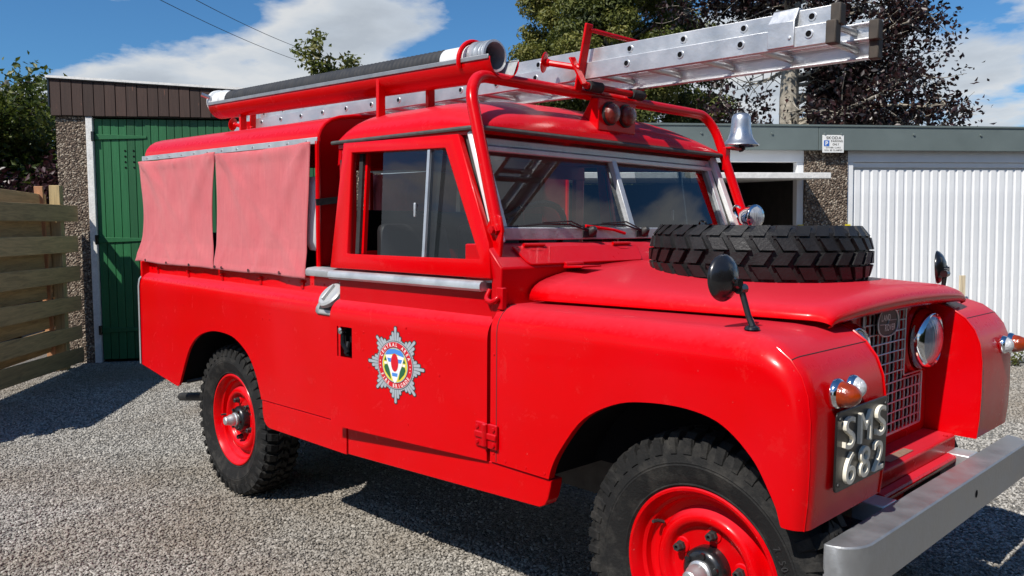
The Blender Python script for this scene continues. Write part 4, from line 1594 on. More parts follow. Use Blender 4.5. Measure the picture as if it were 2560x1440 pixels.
# wing mirrors
def mirror_(base_, knee, head, nrm_, r, parent):
    m = M().tube([base_, base_ + Vector((0, 0, .012)), base_.lerp(knee, .35) + Vector((.0, 0, .0)), knee], [.014, .009, .008, .008], 8)
    m.lathe([(.020, 0), (.018, .006), (.010, .010)], base_, (0, 0, 1), 12)
    mo = m.build('mirror_stem', 'black_paint', parent, True)
    n_ = Vector(nrm_).normalized()
    m = M().lathe([(0, .026), (r * .35, .023), (r * .7, .014), (r * .93, .003), (r, -.004), (r * .98, -.008), (0, -.008)], head, n_, 32)
    m.build('mirror_head', 'black_paint', mo, True, smooth=60)
    m = M().lathe([(r * .94, 0), (0, .0006)], head - n_ * .0088, -n_, 28)
    m.build('mirror_glass', 'chrome', mo, True)
    m = M().tube([head + n_ * .020, knee], .009, 8).lathe([(.013, -.014), (.013, .014)], knee, (0, 1, 0), 10).lathe([(.012, -.008), (.012, .008)], (head + n_ * .03).lerp(knee, .45), n_, 10)
    m.build('mirror_joint', 'black_paint', mo, True)


b0 = PX(1880, 823, 'z', 1.106)
kn = PX(1853, 722, 'y', b0.y - .005)
hd = PX(1812, 695, 'y', b0.y - .005)
hd = Vector((kn.x - .040, hd.y, hd.z))
hd = PX(1812, 695, 'x', kn.x - .028)
mirror_(b0, kn, hd, (1, -.10, .02), .060, wing_n)
b0 = PX(2353, 748, 'z', 1.106)
kn = PX(2363, 684, 'y', b0.y + .005)
hd = PX(2348, 668, 'x', kn.x - .035)
mirror_(b0, kn, hd, (.96, .20, .06), .060, wing_f)

# ---------------------------------------------------------------- bonnet
SEC = [(0, 0), (.2, .002), (.4, .008), (.58, .017), (.72, .028), (.82, .039), (.89, .050), (.935, .060), (.965, .071), (.985, .083), (.997, .097), (1.0, .110), (.985, .112)]
SECF = [(-v, d) for v, d in reversed(SEC[1:])] + SEC


def bon_ring(x, zc, wsc=1.0, lipz=1.118, sq=1.0):
    w_ = (.690 - .150 * (min(x, 3.0) - 2.085) / .915) * wsc
    return [(x, v * w_, zc - d / .110 * (zc - lipz) * sq) for v, d in SECF]


rings = []
for x in np.linspace(2.084, 2.96, 12):
    zc = 1.228 - .048 * (x - 2.084) / .876
    rings.append(bon_ring(x, zc))
for k in range(1, 11):
    a = k / 10 * radians(125)
    x = 2.96 + .070 * sin(a)
    drop = .062 * (1 - cos(a)) * .62
    rr_ = bon_ring(x, 1.180, 1 - .012 * (1 - cos(a)))
    ring = []
    for (X, Y, Z) in rr_:
        zf = max(0, (Z - 1.118) / .062)
        yy = abs(Y) / .54
        ring.append((X - .030 * max(0, yy - .6) ** 2 * 2.2 * sin(a), Y * (1 - .02 * sin(a)), Z - drop * (.35 + .65 * zf)))
    rings.append(ring)
m = M().rings(rings, closed=False)
bon = m.build('bonnet', 'red', truck, True, smooth=60, solid=.004, soff=1)
for sg_ in (-1, 1):
    m = M().tube([(2.082, sg_ * .52, 1.225), (2.082, sg_ * .43, 1.225)], .011, 8)
    m.hexa([(2.085, sg_ * .48 - .05, 1.213), (2.17, sg_ * .46 - .07, 1.219), (2.17, sg_ * .46 + .03, 1.219), (2.085, sg_ * .48 + .02, 1.213), (2.085, sg_ * .48 - .05, 1.222), (2.17, sg_ * .46 - .07, 1.225), (2.17, sg_ * .46 + .03, 1.225), (2.085, sg_ * .48 + .02, 1.222)])
    m.build('bonnet_hinge', 'red_trim', bon, True, bevel=.002)
m = M().rings([[(x, s_ * .40, 1.10), (x, s_ * .66, 1.085)] for x in (2.08, 2.93) for s_ in (-1,)], closed=False)
m.build('engine_bay_seal', 'dark_inside', truck, True)
M().box((2.10, -.62, .62), (2.93, .62, 1.085)).build('engine_bay', 'dark_inside', truck, True)

# grille panel, mesh, lamps
GX = 2.946
m = M()
hole = [(-.165, 1.118), (.165, 1.118)]
# red panel left and right of the inverted-T opening
for sg_ in (-1, 1):
    P = [(.172, 1.125), (.40, 1.125), (.40, .66), (.335, .66), (.335, .880), (.172, .880)]
    m.prism([(sg_ * a, b) for a, b in P], lambda a, b, d: (GX + d, a, b), -.012, 0)
m.prism([(-.335, .705), (.335, .705), (.335, .66), (-.335, .66)], lambda a, b, d: (GX + d, a, b), -.012, 0)
gp = m.build('grille_panel', 'red', truck, True, smooth=20)
m = M()
for k in range(9):
    y = -.30 + k * .075
    m.box((2.932, y - .012, .70), (2.937, y + .012, 1.11 if abs(y) < .17 else .87))
m.build('radiator_slat', 'red_trim', gp, True)
M().box((2.928, -.40, .64), (2.931, .40, 1.12)).build('radiator_core', 'dark_inside', gp, True)
m = M()
cell = .0330
for k in range(-10, 10):
    y = (k + .5) * cell
    top = 1.112 if abs(y) < .165 else .876
    if abs(y) > .328:
        continue
    m.tube([(GX + .006 + .0022 * (j % 2), y + .0013 * (-1) ** j, z) for j, z in enumerate(np.arange(.702, top, cell / 2))], .0025, 5)
for j in range(0, 13):
    z = .702 + j * cell
    w_ = .328 if z < .876 else .165
    m.tube([(GX + .009, -w_, z), (GX + .009, w_, z)], .0025, 5)
gm = m.build('grille_mesh', 'galv', gp, True, smooth=60, fix=False)
gm['kind'] = 'stuff'
m = M().tube(fillet([(GX + .009, -.165, .88), (GX + .009, -.165, 1.113), (GX + .009, .165, 1.113), (GX + .009, .165, .878), (GX + .009, .328, .878), (GX + .009, .328, .700), (GX + .009, -.328, .700), (GX + .009, -.328, .878), (GX + .009, -.165, .878)], .012), .003, 6)
m.build('grille_border', 'galv', gp, True)
# oval maker's badge
bc = Vector((GX + .016, -.012, 1.068))
ov = lambda s_: [(s_ * .078 * np.sign(cos(a)) * abs(cos(a)) ** .8, s_ * .043 * np.sign(sin(a)) * abs(sin(a)) ** .8) for a in np.linspace(0, 2 * pi, 33)[:-1]]
m = M().prism(ov(1.0), lambda a, b, d: (bc.x + d, bc.y + a, bc.z + b), 0, .005)
bo = m.build('oval_badge', 'crest_black', gp, True)
m = M().tube([(bc.x + .006, bc.y + a, bc.z + b) for a, b in ov(1.0)], .0025, 6, loop=True)
line_text(m, 'LAND', lambda a, b: (bc.x + .0062, bc.y - .018 + a, bc.z + .016 + b), .068, .020, .1, .012)
line_text(m, 'ROVER', lambda a, b: (bc.x + .0062, bc.y + .016 + a, bc.z - .016 + b), .080, .020, .1, .012)
m.tube([(bc.x + .0062, bc.y - .062, bc.z - .004), (bc.x + .0062, bc.y - .004, bc.z - .006), (bc.x + .0062, bc.y + .004, bc.z + .006), (bc.x + .0062, bc.y + .062, bc.z + .005)], .0012, 5)
m.build('badge_lettering', 'galv', gp, True, smooth=None)

t = simple('headlamp_lens', (0.46, 0.49, 0.52), 0.16, 0.35, 0.15, 40, 0, 0.0, coat=1.0)
wv = t.n('ShaderNodeTexWave')
wv.inputs['Scale'].default_value = 26
wv.bands_direction = 'Y'
t.l(t.obj, wv.inputs['Vector'])
bump(t, wv.outputs[0], .25, .003)
for sg_ in (-1, 1):
    c0 = Vector((GX - .01, sg_ * .298, .988))
    m = M().lathe([(.100, 0), (.102, .02), (.100, .045), (.093, .060), (.087, .064), (.084, .058)], c0, (1, 0, 0), 40, cap=False)
    h = m.build('headlight', 'chrome', gp, True)
    m = M().lathe([(.085, .054), (.074, .066), (.056, .076), (.033, .082), (0, .085)], c0, (1, 0, 0), 40)
    m.build('lens', 'headlamp_lens', h, True, smooth=60)
    m = M().lathe([(.122, .0), (.122, .012), (.110, .020)], c0, (1, 0, 0), 40, cap=False)
    m.build('headlight_bowl', 'red', h, True)

# apron between the wings
m = M().prism([(2.93, .664), (3.044, .660), (3.050, .654), (3.050, .600), (2.93, .60)], lambda a, b, d: (a, d, b), -.398, .398)
ap = m.build('front_apron', 'red', truck, True, bevel=.004)
m = M().prism([(3.0505, .612), (3.074, .606), (3.080, .598), (3.076, .585), (3.0505, .56)], lambda a, b, d: (a, d, b), -.27, .41)
m.build('apron_valance', 'red', ap, True, bevel=.003)
m = M()
m.add([(3.000, -.115, .6625), (3.030, -.115, .6618), (3.030, .07, .6618), (3.000, .07, .6625), (3.000, -.115, .6640), (3.030, -.115, .6633), (3.030, .07, .6633), (3.000, .07, .6640)], [(0, 3, 2, 1), (4, 5, 6, 7), (0, 1, 5, 4), (1, 2, 6, 5), (2, 3, 7, 6), (3, 0, 4, 7)])
m.build('maker_plate', 'brass_plate', ap, True)
for y in (-.34, .34):
    M().lathe([(.008, 0), (.007, .004), (0, .005)], (3.036, y, .6608), (0, 0, 1), 8).build('apron_bolt', 'red_trim', ap, True)

# bumper
BXF, BXR = 3.198, 3.119
half = [(BXF, 0.0), (BXF, .30), (BXF, .655), (BXF - .004, .680), (BXF - .014, .704), (BXF - .032, .725), (BXF - .055, .738), (BXF - .072, .742)]
line = [(x, -y) for x, y in reversed(half)] + half[1:]
rings = []
for x, y in line:
    rings.append([(BXR, y * .998, .610), (x - .004, y * .999, .610), (x, y, .606), (x, y, .492), (x - .004, y * .999, .488), (BXR, y * .998, .488)])
m = M().rings(rings)
bmp_ = m.build('bumper', 'bumper_steel', truck, True, smooth=32)
M().lathe([(.012, 0), (0, .0006)], (BXF + .0005, .125, .552), (1, 0, 0), 16).build('bumper_hole', 'dark_inside', bmp_, True)
for y in (-.335, .365):
    M().box((3.03, y - .045, .50), (3.118, y + .045, .612)).build('bumper_bracket', 'galv', bmp_, True, bevel=.004)

# ---------------------------------------------------------------- wheels
def polar(r, th, h):
    return (r * cos(th), h, r * sin(th))


def tyre_mesh(R, rim, style):
    """axis along Y, outer face towards -Y"""
    prof = [(rim - .006, .064), (rim + .004, .074), (rim + .010, .081), (rim + .014, .0795), (rim + .040, .0935), (rim + .062, .0975), (rim + .066, .0995), (rim + .070, .0978), (rim + .074, .0995), (rim + .078, .0975), (R - .050, .0955), (R - .036, .089), (R - .024, .080), (R - .019, .060), (R - .018, .0)]
    full = prof + [(r, -h) for r, h in reversed(prof[:-1])]
    m = M()
    n = 72
    rings = [[polar(r, 2 * pi * k / n, -h) for k in range(n)] for r, h in full]
    m.rings(rings, True, False)

    def blk(th0, th1, h0, h1, r00, r01, rb, sk=0.0):
        # r00 at h0, r01 at h1 (outer radii); rb base radii; sk skew of theta along h
        q = []
        for rr_, tp in ((rb, .0), (None, .010)):
            for (th, h, ro, s_) in ((th0, h0, r00, 0), (th1, h0, r00, 0), (th1, h1, r01, sk), (th0, h1, r01, sk)):
                r_ = (min(rb, ro - .004)) if rr_ is not None else ro
                q.append(polar(r_, th + s_, -h))
        m.hexa(q)
    if style == 'bar':
        nl = 44
        pt = 2 * pi / nl
        for k in range(nl):
            for sd in (-1, 1):
                th = k * pt + (pt / 2 if sd < 0 else 0)
                blk(th, th + pt * .60, sd * .036, sd * .070, R, R - .004, R - .020, sd * pt * .10)
                blk(th + pt * .10, th + pt * .70, sd * .070, sd * .090, R - .004, R - .020, R - .034, 0)
                wd = .52 if k % 2 else .66
                a = th + pt * .12
                b_ = a + pt * wd
                # lug running down the sidewall
                q = []
                for (rr_, h_) in ((R - .020, .085), (R - .062, .0935)):
                    q += [polar(rr_, a, -sd * h_), polar(rr_, b_, -sd * h_)]
                q2 = []
                for (rr_, h_) in ((R - .016, .0945), (R - .058, .1000)):
                    q2 += [polar(rr_, a + .012, -sd * h_), polar(rr_, b_ - .012, -sd * h_)]
                m.hexa([q[0], q[1], q[3], q[2], q2[0], q2[1], q2[3], q2[2]])
            th = k * pt
            blk(th, th + pt * .55, -.030, -.004, R, R, R - .018, pt * .45)
            blk(th + pt * .5, th + pt * 1.05, .004, .030, R, R, R - .018, -pt * .45)
            blk(th + pt * .3, th + pt * .62, -.006, .006, R, R, R - .018, 0)
    else:
        nl = 33
        pt = 2 * pi / nl
        rows = ((-.102, -.070, -.040, -.014, 0), (-.063, -.026, -.010, -.001, .5), (-.019, .019, 0, 0, 0), (.026, .063, -.001, -.010, .5), (.070, .102, -.014, -.040, 0))
        for k in range(nl):
            for (h0, h1, d0, d1, of) in rows:
                th = (k + of) * pt
                blk(th, th + pt * .66, h0, h1, R + d0, R + d1, R - .060 if abs(h0 + h1) > .15 else R - .032, pt * (.34 if of == 0 else -.34))
            for (h0, h1, of) in ((-.072, -.060, .60), (.018, .028, .58), (-.028, -.018, .08), (.060, .072, .08)):
                th = (k + of) * pt
                blk(th, th + pt * .14, h0, h1, R - .016, R - .016, R - .034, 0)
    return m


RIM = .2327
RT = .389
wheel_prof = [(RIM - .004, .060), (RIM + .002, .068), (RIM + .004, .074), (RIM, .079), (RIM - .007, .0785), (RIM - .013, .070), (.212, .056), (.206, .036), (.200, .020), (.188, .010), (.172, .010), (.166, .018), (.161, .034), (.153, .045), (.142, .0485), (.131, .044), (.123, .030), (.117, .021), (.110, .019), (.05, .019), (0, .019)]
rim_m = M().rings([[polar(r, 2 * pi * k / 64, -h) for k in range(64)] for r, h in wheel_prof], True, False)
bk = [(RIM - .004, .060), (.20, .04), (.195, -.06), (RIM, -.078)]
rim_m.rings([[polar(r, 2 * pi * k / 64, -h) for k in range(64)] for r, h in bk], True, False)
rim_me = rim_m.mesh('wheel', 'red', 50)
ty_me = tyre_mesh(RT, RIM, 'bar').mesh('tyre', 'tyre', 32)
nut_me = M().lathe([(.0145, 0), (.0145, .012), (.012, .0125), (.012, .026), (.0105, .028), (.006, .028), (.006, .018), (0, .018)], (0, 0, 0), (0, -1, 0), 6).mesh('wheel_nut', 'steel_dark', 30)
pad_me = M().lathe([(.024, 0), (.022, .004), (.017, .006)], (0, 0, 0), (0, -1, 0), 16).mesh('nut_pad', 'red')
hub_me = M().lathe([(.066, 0), (.066, .030), (.060, .040), (.050, .046), (.034, .048), (.0, .048)], (0, 0, 0), (0, -1, 0), 32).mesh('hub', 'black_paint', 40)
bolt_me = M().lathe([(.0085, 0), (.0085, .008), (0, .0085)], (0, 0, 0), (0, -1, 0), 6).mesh('hub_bolt', 'black_paint', 30)
cap_me = M().lathe([(.036, 0), (.036, .008), (.030, .012), (.029, .030), (.024, .038), (.021, .056), (.017, .060), (0, .061)], (0, 0, 0), (0, -1, 0), 20).mesh('hub_cap', 'aluminium', 35)
AX = .3864
for (x, y, near) in ((0, -.654, True), (2.769, -.654, True), (0, .60, False), (2.615, .60, False)):
    wob = place(rim_me, 'wheel', truck, (x, y, AX))
    if not near:
        wob.rotation_euler = (0, 0, pi)
    wob.rotation_euler[1] = radians(-25) if x == 0 else radians(8)
    for me_, nm, loc in ((ty_me, 'tyre', (0, 0, 0)), (hub_me, 'hub', (0, -.019, 0)), (cap_me, 'hub_cap', (0, -.066, 0))):
        o = lplace(me_, nm, wob, loc)
    for k in range(5):
        a = radians(90 + 72 * k)
        lplace(pad_me, 'nut_pad', wob, (.099 * cos(a), -.019, .099 * sin(a)))
        lplace(nut_me, 'wheel_nut', wob, (.099 * cos(a), -.024, .099 * sin(a)))
    for k in range(6):
        a = radians(30 + 60 * k)
        lplace(bolt_me, 'hub_bolt', wob, (.050 * cos(a), -.064, .050 * sin(a)))
    m = M().tube([(-.165, -.018, .07), (-.175, -.035, .075), (-.178, -.055, .076)], .005, 6)
    lplace(m.mesh('tyre_valve', 'black_rubber'), 'tyre_valve', wob)

# raised lettering on the near front tyre
front_near = [o for o in truck.children if o.name.startswith('wheel') and o.data == rim_me and o.location.x > 2 and o.location.y < 0][0]
tl_m = M()
for txt, mid, span, rr0, hh in (('7.50-16', radians(28), .42, RIM + .044, .020),):
    for i, ch in enumerate(txt):
        if ch == ' ':
            continue
        ang = mid - ((i + .5) / len(txt) - .5) * span
        vv, ff_, adv = glyph(ch, 0.0)
        k_ = hh / .72
        ox, oz = (rr0 - hh / 2) * cos(ang), (rr0 - hh / 2) * sin(ang)
        rt = ang - pi / 2
        o_ = []
        for a_, b_ in vv:
            a2, b2 = (a_ - adv / 2) * k_ * .8, b_ * k_
            o_.append((ox + a2 * cos(rt) - b2 * sin(rt), -.0985, oz + a2 * sin(rt) + b2 * cos(rt)))
        tl_m.add(o_, ff_)
lplace(tl_m.mesh('tyre_lettering', 'hose_black', None), 'tyre_lettering', front_near, rot=(0, radians(0), 0))

# spare wheel laid flat on the bonnet
sp_me = tyre_mesh(.372, .215, 'block')
sp_me.xf(lambda p: (p[0], p[2], -p[1]))
spc = Vector((2.512, 0, 1.262))
sp_me.xf(lambda p: (p[0] + spc.x, p[1] + spc.y, p[2] + spc.z))
spw = M().lathe([(.215, .06), (.205, .075), (.195, .05), (.18, .02), (.12, .03), (.06, .0), (0, 0)], spc, (0, 0, 1), 40).build('spare_wheel', 'red', truck, True)
sp_me.build('spare_tyre', 'tyre_spare', spw, True, smooth=30)
M().lathe([(.20, 1.150 - spc.z), (.19, 1.19 - spc.z), (0, 1.19 - spc.z)], spc, (0, 0, 1), 32).build('spare_mount', 'dark_inside', spw, True)

# underside
m = M()
for y in (-.42, .42):
    m.box((-.92, y - .04, .44), (3.08, y + .04, .56))
for x in (-.85, -.2, .6, 1.3, 2.0):
    m.box((x, -.42, .46), (x + .08, .42, .54))
m.box((-.95, -.75, .47), (-.87, .75, .55))
m.build('chassis', 'steel_dark', truck, True)
for x in (0, 2.769):
    m = M().tube([(x, -.60, AX), (x, .60, AX)], .045, 12).lathe([(0, -.14), (.10, -.11), (.14, 0), (.10, .11), (0, .14)], (x, .12, AX), (1, 0, 0), 16)
    m.build('axle', 'steel_dark', truck)
    for y in (-.45, .45):
        m = M()
        pts_ = [(x + s_ * (.30 if x > 1 else .55), y * .9, AX + .05 + .07 * s_ * s_) for s_ in np.linspace(-1, 1, 9)]
        m.rings([[(a, y - .03, c - .02), (a, y + .03, c - .02), (a, y + .03, c + .02), (a, y - .03, c + .02)] for a, _, c in pts_])
        m.build('leaf_spring', 'steel_dark', truck)
m = M().tube([(-1.10, -.55, .335), (-.75, -.54, .38), (-.3, -.50, .44), (.6, -.45, .46)], .026, 14, cap=False)
m.lathe([(.024, 0), (.001, .001)], (-1.04, -.55, .343), (1, 0, 0), 12)
m.build('exhaust_pipe', 'steel_dark', truck, smooth=60)
m = M().tube([(-.40, -.80, .50), (-.22, -.50, .56)], .010, 6)
m.build('mudflap_stay', 'steel_dark', truck, True)

# ---------------------------------------------------------------- ladder hoop, lamps, bell
hp = fillet([(2.030, -.782, 1.335), (1.862, -.755, 1.80), (1.832, -.700, 1.868), (1.832, .700, 1.868), (1.862, .755, 1.80), (2.030, .782, 1.335)], .11, 8)
hoop = M().tube(hp, .021, 14).build('ladder_hoop', 'red', truck, True, smooth=60)
for sg_ in (-1, 1):
    P = [(1.985, 1.36), (2.01, 1.40), (2.045, 1.385), (2.055, 1.345), (2.045, 1.255), (2.00, 1.225), (1.975, 1.27)]
    m = M().prism(P, lambda a, b, d: (a, sg_ * (.778 + d), b), 0, .012)
    hb = m.build('hoop_bracket', 'red', hoop, True, bevel=.003)
    m = M().lathe([(.020, 0), (.020, .004), (.013, .005), (.013, .016), (0, .017)], (2.022, sg_ * .795, 1.343), (0, sg_, 0), 6)
    m.build('bracket_bolt', 'red_trim', hoop, True)
# warning lamps
xr, xf_ = 1.795, 1.886
P8 = [(xr - .025, -.128, 1.728), (xf_, -.118, 1.728), (xf_, .118, 1.728), (xr - .025, .128, 1.728), (xr + .055, -.118, 1.856), (xf_, -.118, 1.852), (xf_, .118, 1.852), (xr + .055, .118, 1.856)]
lb = M().hexa(P8).build('warning_light_box', 'red', truck, True, bevel=.004)
M().hexa([(1.80, -.105, 1.68), (1.885, -.055, 1.68), (1.885, .055, 1.68), (1.80, .105, 1.68), (1.80, -.10, 1.7285), (1.875, -.05, 1.7285), (1.875, .05, 1.7285), (1.80, .10, 1.7285)]).build('light_box_foot', 'red_trim', lb, True, bevel=.004)
for y in (-.052, .050):
    m = M().lathe([(.046, 0), (.046, .008), (.041, .010)], (xf_, y, 1.796), (1, 0, 0), 24)
    lr = m.build('warning_lamp', 'black_rubber', lb, True)
    m = M().lathe([(.040, .006), (.039, .022), (.031, .034), (.016, .040), (0, .041)], (xf_, y, 1.796), (1, 0, 0), 24)
    m.build('lens', 'roof_lamp', lr, True, smooth=60)
# bell
bx = Vector((1.93, .862, 1.735))
m = M().lathe([(.0, .150), (.018, .149), (.034, .144), (.042, .132), (.044, .115), (.046, .085), (.051, .055), (.060, .030), (.075, .012), (.084, .004), (.086, 0), (.083, -.003), (.060, .010), (.045, .03), (.038, .08), (.03, .12), (0, .13)], bx, (0, 0, 1), 36, cap=False)
bell = m.build('bell', 'bell_metal', truck, True, smooth=50)
m = M().lathe([(.010, 0), (.008, .010), (0, .012)], bx + Vector((0, 0, .148)), (0, 0, 1), 10).tube([bx + Vector((0, 0, -.03)), bx + Vector((0, 0, .10))], .006, 8).lathe([(0, -.018), (.014, -.008), (.014, .004), (0, .014)], bx + Vector((.01, 0, -.012)), (0, 0, 1), 12)
m.build('clapper', 'steel_dark', bell, True)
m = M().box((1.905, .745, 1.615), (1.925, .785, 1.72)).box((1.905, .755, 1.712), (1.945, .875, 1.722)).beam((1.915, .785, 1.62), (1.915, .80, 1.60), .02, .012)
m.build('bell_bracket', 'red_trim', bell, True, bevel=.003)
# spot lamp on the far pillar
sl_c = Vector((2.075, .748, 1.402))
m = M().lathe([(0, -.075), (.02, -.072), (.038, -.055), (.049, -.025), (.053, .0), (.055, .008), (.051, .014)], sl_c, (.97, -.22, 0), 28)
sl_o = m.build('spot_lamp', 'chrome', truck, True, smooth=60)
M().lathe([(.050, .010), (.035, .020), (0, .024)], sl_c, (.97, -.22, 0), 24).build('lens', 'headlamp_lens', sl_o, True, smooth=60)
M().tube([(2.0, .75, 1.33), (2.04, .755, 1.355), sl_c - Vector((.02, 0, .04))], .010, 8).tube(spline([(2.02, .70, 1.40), (2.005, .69, 1.43), (2.02, .685, 1.45), (2.04, .69, 1.44)], 4), .005, 6).build('lamp_bracket', 'chrome', sl_o, True)
M().box((1.955, .735, 1.322), (2.04, .79, 1.362)).build('lamp_base', 'white_alloy', sl_o, True, bevel=.01)

# ladder cradles
def cradle(x, zb_, zt_, lean, handle, nm):
    m = M()
    for y in (-.196, .186):
        m.beam((x, y, zb_), (x + lean, y, zt_), .010, .040, (0, 1, 0))
    c_o = m.build('ladder_cradle', 'red', truck, True, bevel=.003)
    m = M().tube([(x + lean - .005, -.19, zt_ - .02), (x + lean - .005, .18, zt_ - .02)], .009, 8)
    m.build('cradle_rod', 'red', c_o, True)
    rz = 1.890
    m = M().tube([(x + .035, -.19, rz), (x + .035, .18, rz)], .013, 10)
    m.build('cradle_roller', 'red_trim', c_o, True)
    for y0, y1 in ((-.175, -.10), (.09, .165)):
        M().tube([(x + .035, y0, rz), (x + .035, y1, rz)], .021, 12).build('rubber_roller', 'black_rubber', c_o, True)
    hz = handle
    e0, e1 = Vector((x + .02, -.205, hz - .01)), Vector((x - .105, -.268, hz + .018))
    dr = (e1 - e0).normalized()
    m = M().tube([e0, e1], .012, 10)
    m.beam((x + .045, -.207, hz - .075), (x - .005, -.225, hz + .030), .008, .035, (0, 1, 0))
    m.lathe([(0, .006), (.014, .006), (.040, .0), (.040, -.004), (0, -.008)], e1, -dr, 18)
    m.lathe([(.018, 0), (.014, .020)], e1, -dr, 12)
    m.build('clamp_handle', 'red', c_o, True, bevel=.002)


cradle(1.845, 1.862, 2.115, .055, 1.965, 'front')
cradle(-.80, 1.86, 2.08, .02, 1.945, 'rear')

# hose trough on the roof
tz = lambda x: 1.935 + .055 * (1.855 - x) / 2.2
TY, TR = -.592, .070
rings = []
for x in np.linspace(-.37, 1.855, 20):
    r = []
    for k in range(15):
        a = radians(180 + 180 * k / 14)
        cut = 0
        r.append((x, TY + TR * cos(a), tz(x) + TR * sin(a)))
    rings.append(r)
m = M().rings(rings, closed=False)
trough = m.build('hose_trough', 'red', truck, True, smooth=60, solid=.003)
for sg_ in (-1, 1):
    m = M().beam((-.37, TY + sg_ * (TR + .003), tz(-.37)), (1.852, TY + sg_ * (TR + .003), tz(1.852)), .005, .016)
    m.build('trough_edging', 'bumper_steel', trough, True, bevel=.002)
m = M().face([(1.75, TY + TR - .004, tz(1.75)), (1.853, TY + TR - .004, tz(1.85)), (1.853, TY + .045, tz(1.85) - .05), (1.75, TY + .045, tz(1.75) - .05)])
m.build('trough_liner', 'galv', trough, True)
for x, y in ((1.19, -.645), (1.37, -.535), (-.1, -.60)):
    zb_ = 1.74 if x > 1 else 1.80
    m = M().beam((x, y, zb_), (x, y, tz(x) - .01), .020, .034, (0, 1, 0))
    m.build('trough_support', 'red', trough, True, bevel=.003)
m = M().tube([(1.70, TY + (TR + .008) * cos(a), tz(1.70) + (TR + .006) * sin(a)) for a in np.linspace(-.35, pi + .35, 20)], .009, 8)
m.build('trough_clamp', 'red', trough, True)

# ------------------------------------------------------------------ suction hose lying in the trough
hl = TB((.7, TY, 1.87))
hose = thing('suction_hose', 'black ribbed suction hose with silver couplings lying in the red roof trough', 'hose', hl)
HR = .051
hz = lambda x: tz(x) + .016
ax_ = (Vector((1, 0, -.055 / 2.2))).normalized()
prof = []
h0, h1 = -.22, 1.56
n = 260
for k in range(n + 1):
    prof.append((HR + .0012 * sin(k * 2 * pi / 4), (h1 - h0) * k / n))
m = M().lathe(prof, (h0, TY, hz(h0)), ax_, 20)
m.build('hose_tube', 'hose_black', hose, True, smooth=60)
m = M().lathe([(.047, 0), (.0505, .004), (.0505, .105), (.056, .112), (.056, .128), (.050, .132), (.050, .150)], (1.555, TY, hz(1.555)), ax_, 28)
m.build('coupling_sleeve', 'white_alloy', hose, True)
m = M().lathe([(.052, 0), (.058, .004), (.058, .030), (.053, .034), (.053, .050), (.056, .052), (.056, .057), (.053, .059), (.053, .066), (.056, .068), (.056, .073), (.053, .075), (.056, .084), (.056, .092), (.048, .094), (.046, .07), (.046, 0)], (1.715, TY, hz(1.715)), ax_, 36, cap=False)
m.build('coupling_thread', 'galv', hose, True)
m = M().lathe([(.047, .0), (0, .001)], (1.725, TY, hz(1.725)), ax_, 24)
m.build('hose_bore', 'dark_inside', hose, True)
m = M().lathe([(.047, 0), (.0515, -.003), (.0515, -.06), (.060, -.066), (.060, -.10), (.054, -.105), (.054, -.15), (.066, -.155), (.066, -.185), (.02, -.19), (0, -.19)], (-.215, TY, hz(-.215)), ax_, 28)
m.build('rear_coupling', 'white_alloy', hose, True)
m = M().tube([(-.37, TY - .06, hz(-.37) + .02), (-.385, TY - .10, hz(-.37) + .035)], .010, 8)
m.build('coupling_lug', 'bell_metal', hose, True)

# ------------------------------------------------------------------ ladder on the roof
ll = TB((1.0, 0, 1.90))
lad = thing('ladder', 'aluminium two-section extension ladder lying along the truck roof', 'ladder', ll)
LZ = lambda x: 1.915 + .0065 * (2.0 - x)
LX0, LX1 = -1.08, 2.835
secs = [(-.178, .165, 0.0, .062, LX0, LX1 - .0), (-.160, .147, .058, .056, LX0 + .05, LX1 + .005)]


def rail(m, y, sgn_, zo, h, x0, x1):
    """hollow C section rail, open to the inside"""
    sec_ = [(0, 0), (0, h), (.026, h), (.026, h - .006), (.005, h - .006), (.005, .006), (.026, .006), (.026, 0)]
    sec_ = [(y - sgn_ * a, b) for a, b in sec_]
    m.rings([[(x, a, LZ(x) + zo + b) for a, b in sec_] for x in (x0, x1)])


rung_x = [2.760 - .2315 * k for k in range(17)]
for (ya, yb, zo, h, x0, x1) in secs:
    for y, sgn_ in ((ya, -1), (yb, 1)):
        m = M()
        rail(m, y, sgn_, zo, h, x0, x1)
        rl = m.build('rail', 'aluminium', lad, True, smooth=20, bevel=.0015)
        m = M().box((x1 - .022, min(y, y - sgn_ * .03) - .004, LZ(x1) + zo - .004), (x1 + .010, max(y, y - sgn_ * .03) + .004, LZ(x1) + zo + h + .004))
        m.build('end_cap', 'cap_brown', lad, True, bevel=.004)
        if sgn_ < 0 or zo == 0:
            for x in rung_x:
                zz_ = LZ(x) + zo + h * .56
                m = M().lathe([(.0135, 0), (.0135, .003), (.0095, .0032)], (x, y, zz_), (0, sgn_, 0), 14, cap=False)
                m.build('rung_ferrule', 'aluminium', lad, True)
                m = M().lathe([(.0098, .0012), (0, .0013)], (x, y, zz_), (0, sgn_, 0), 12)
                m.build('rung_hole', 'dark_inside', lad, True)
    rm = M().lathe([(.0125, 0), (.0125, abs(yb - ya) - .012)], (0, 0, 0), (0, 1, 0), 8).mesh('rung', 'rung_alu', 50)
    for x in rung_x:
        place(rm, 'rung', lad, TB((x, ya + .006, LZ(x) + zo + h * .56)))
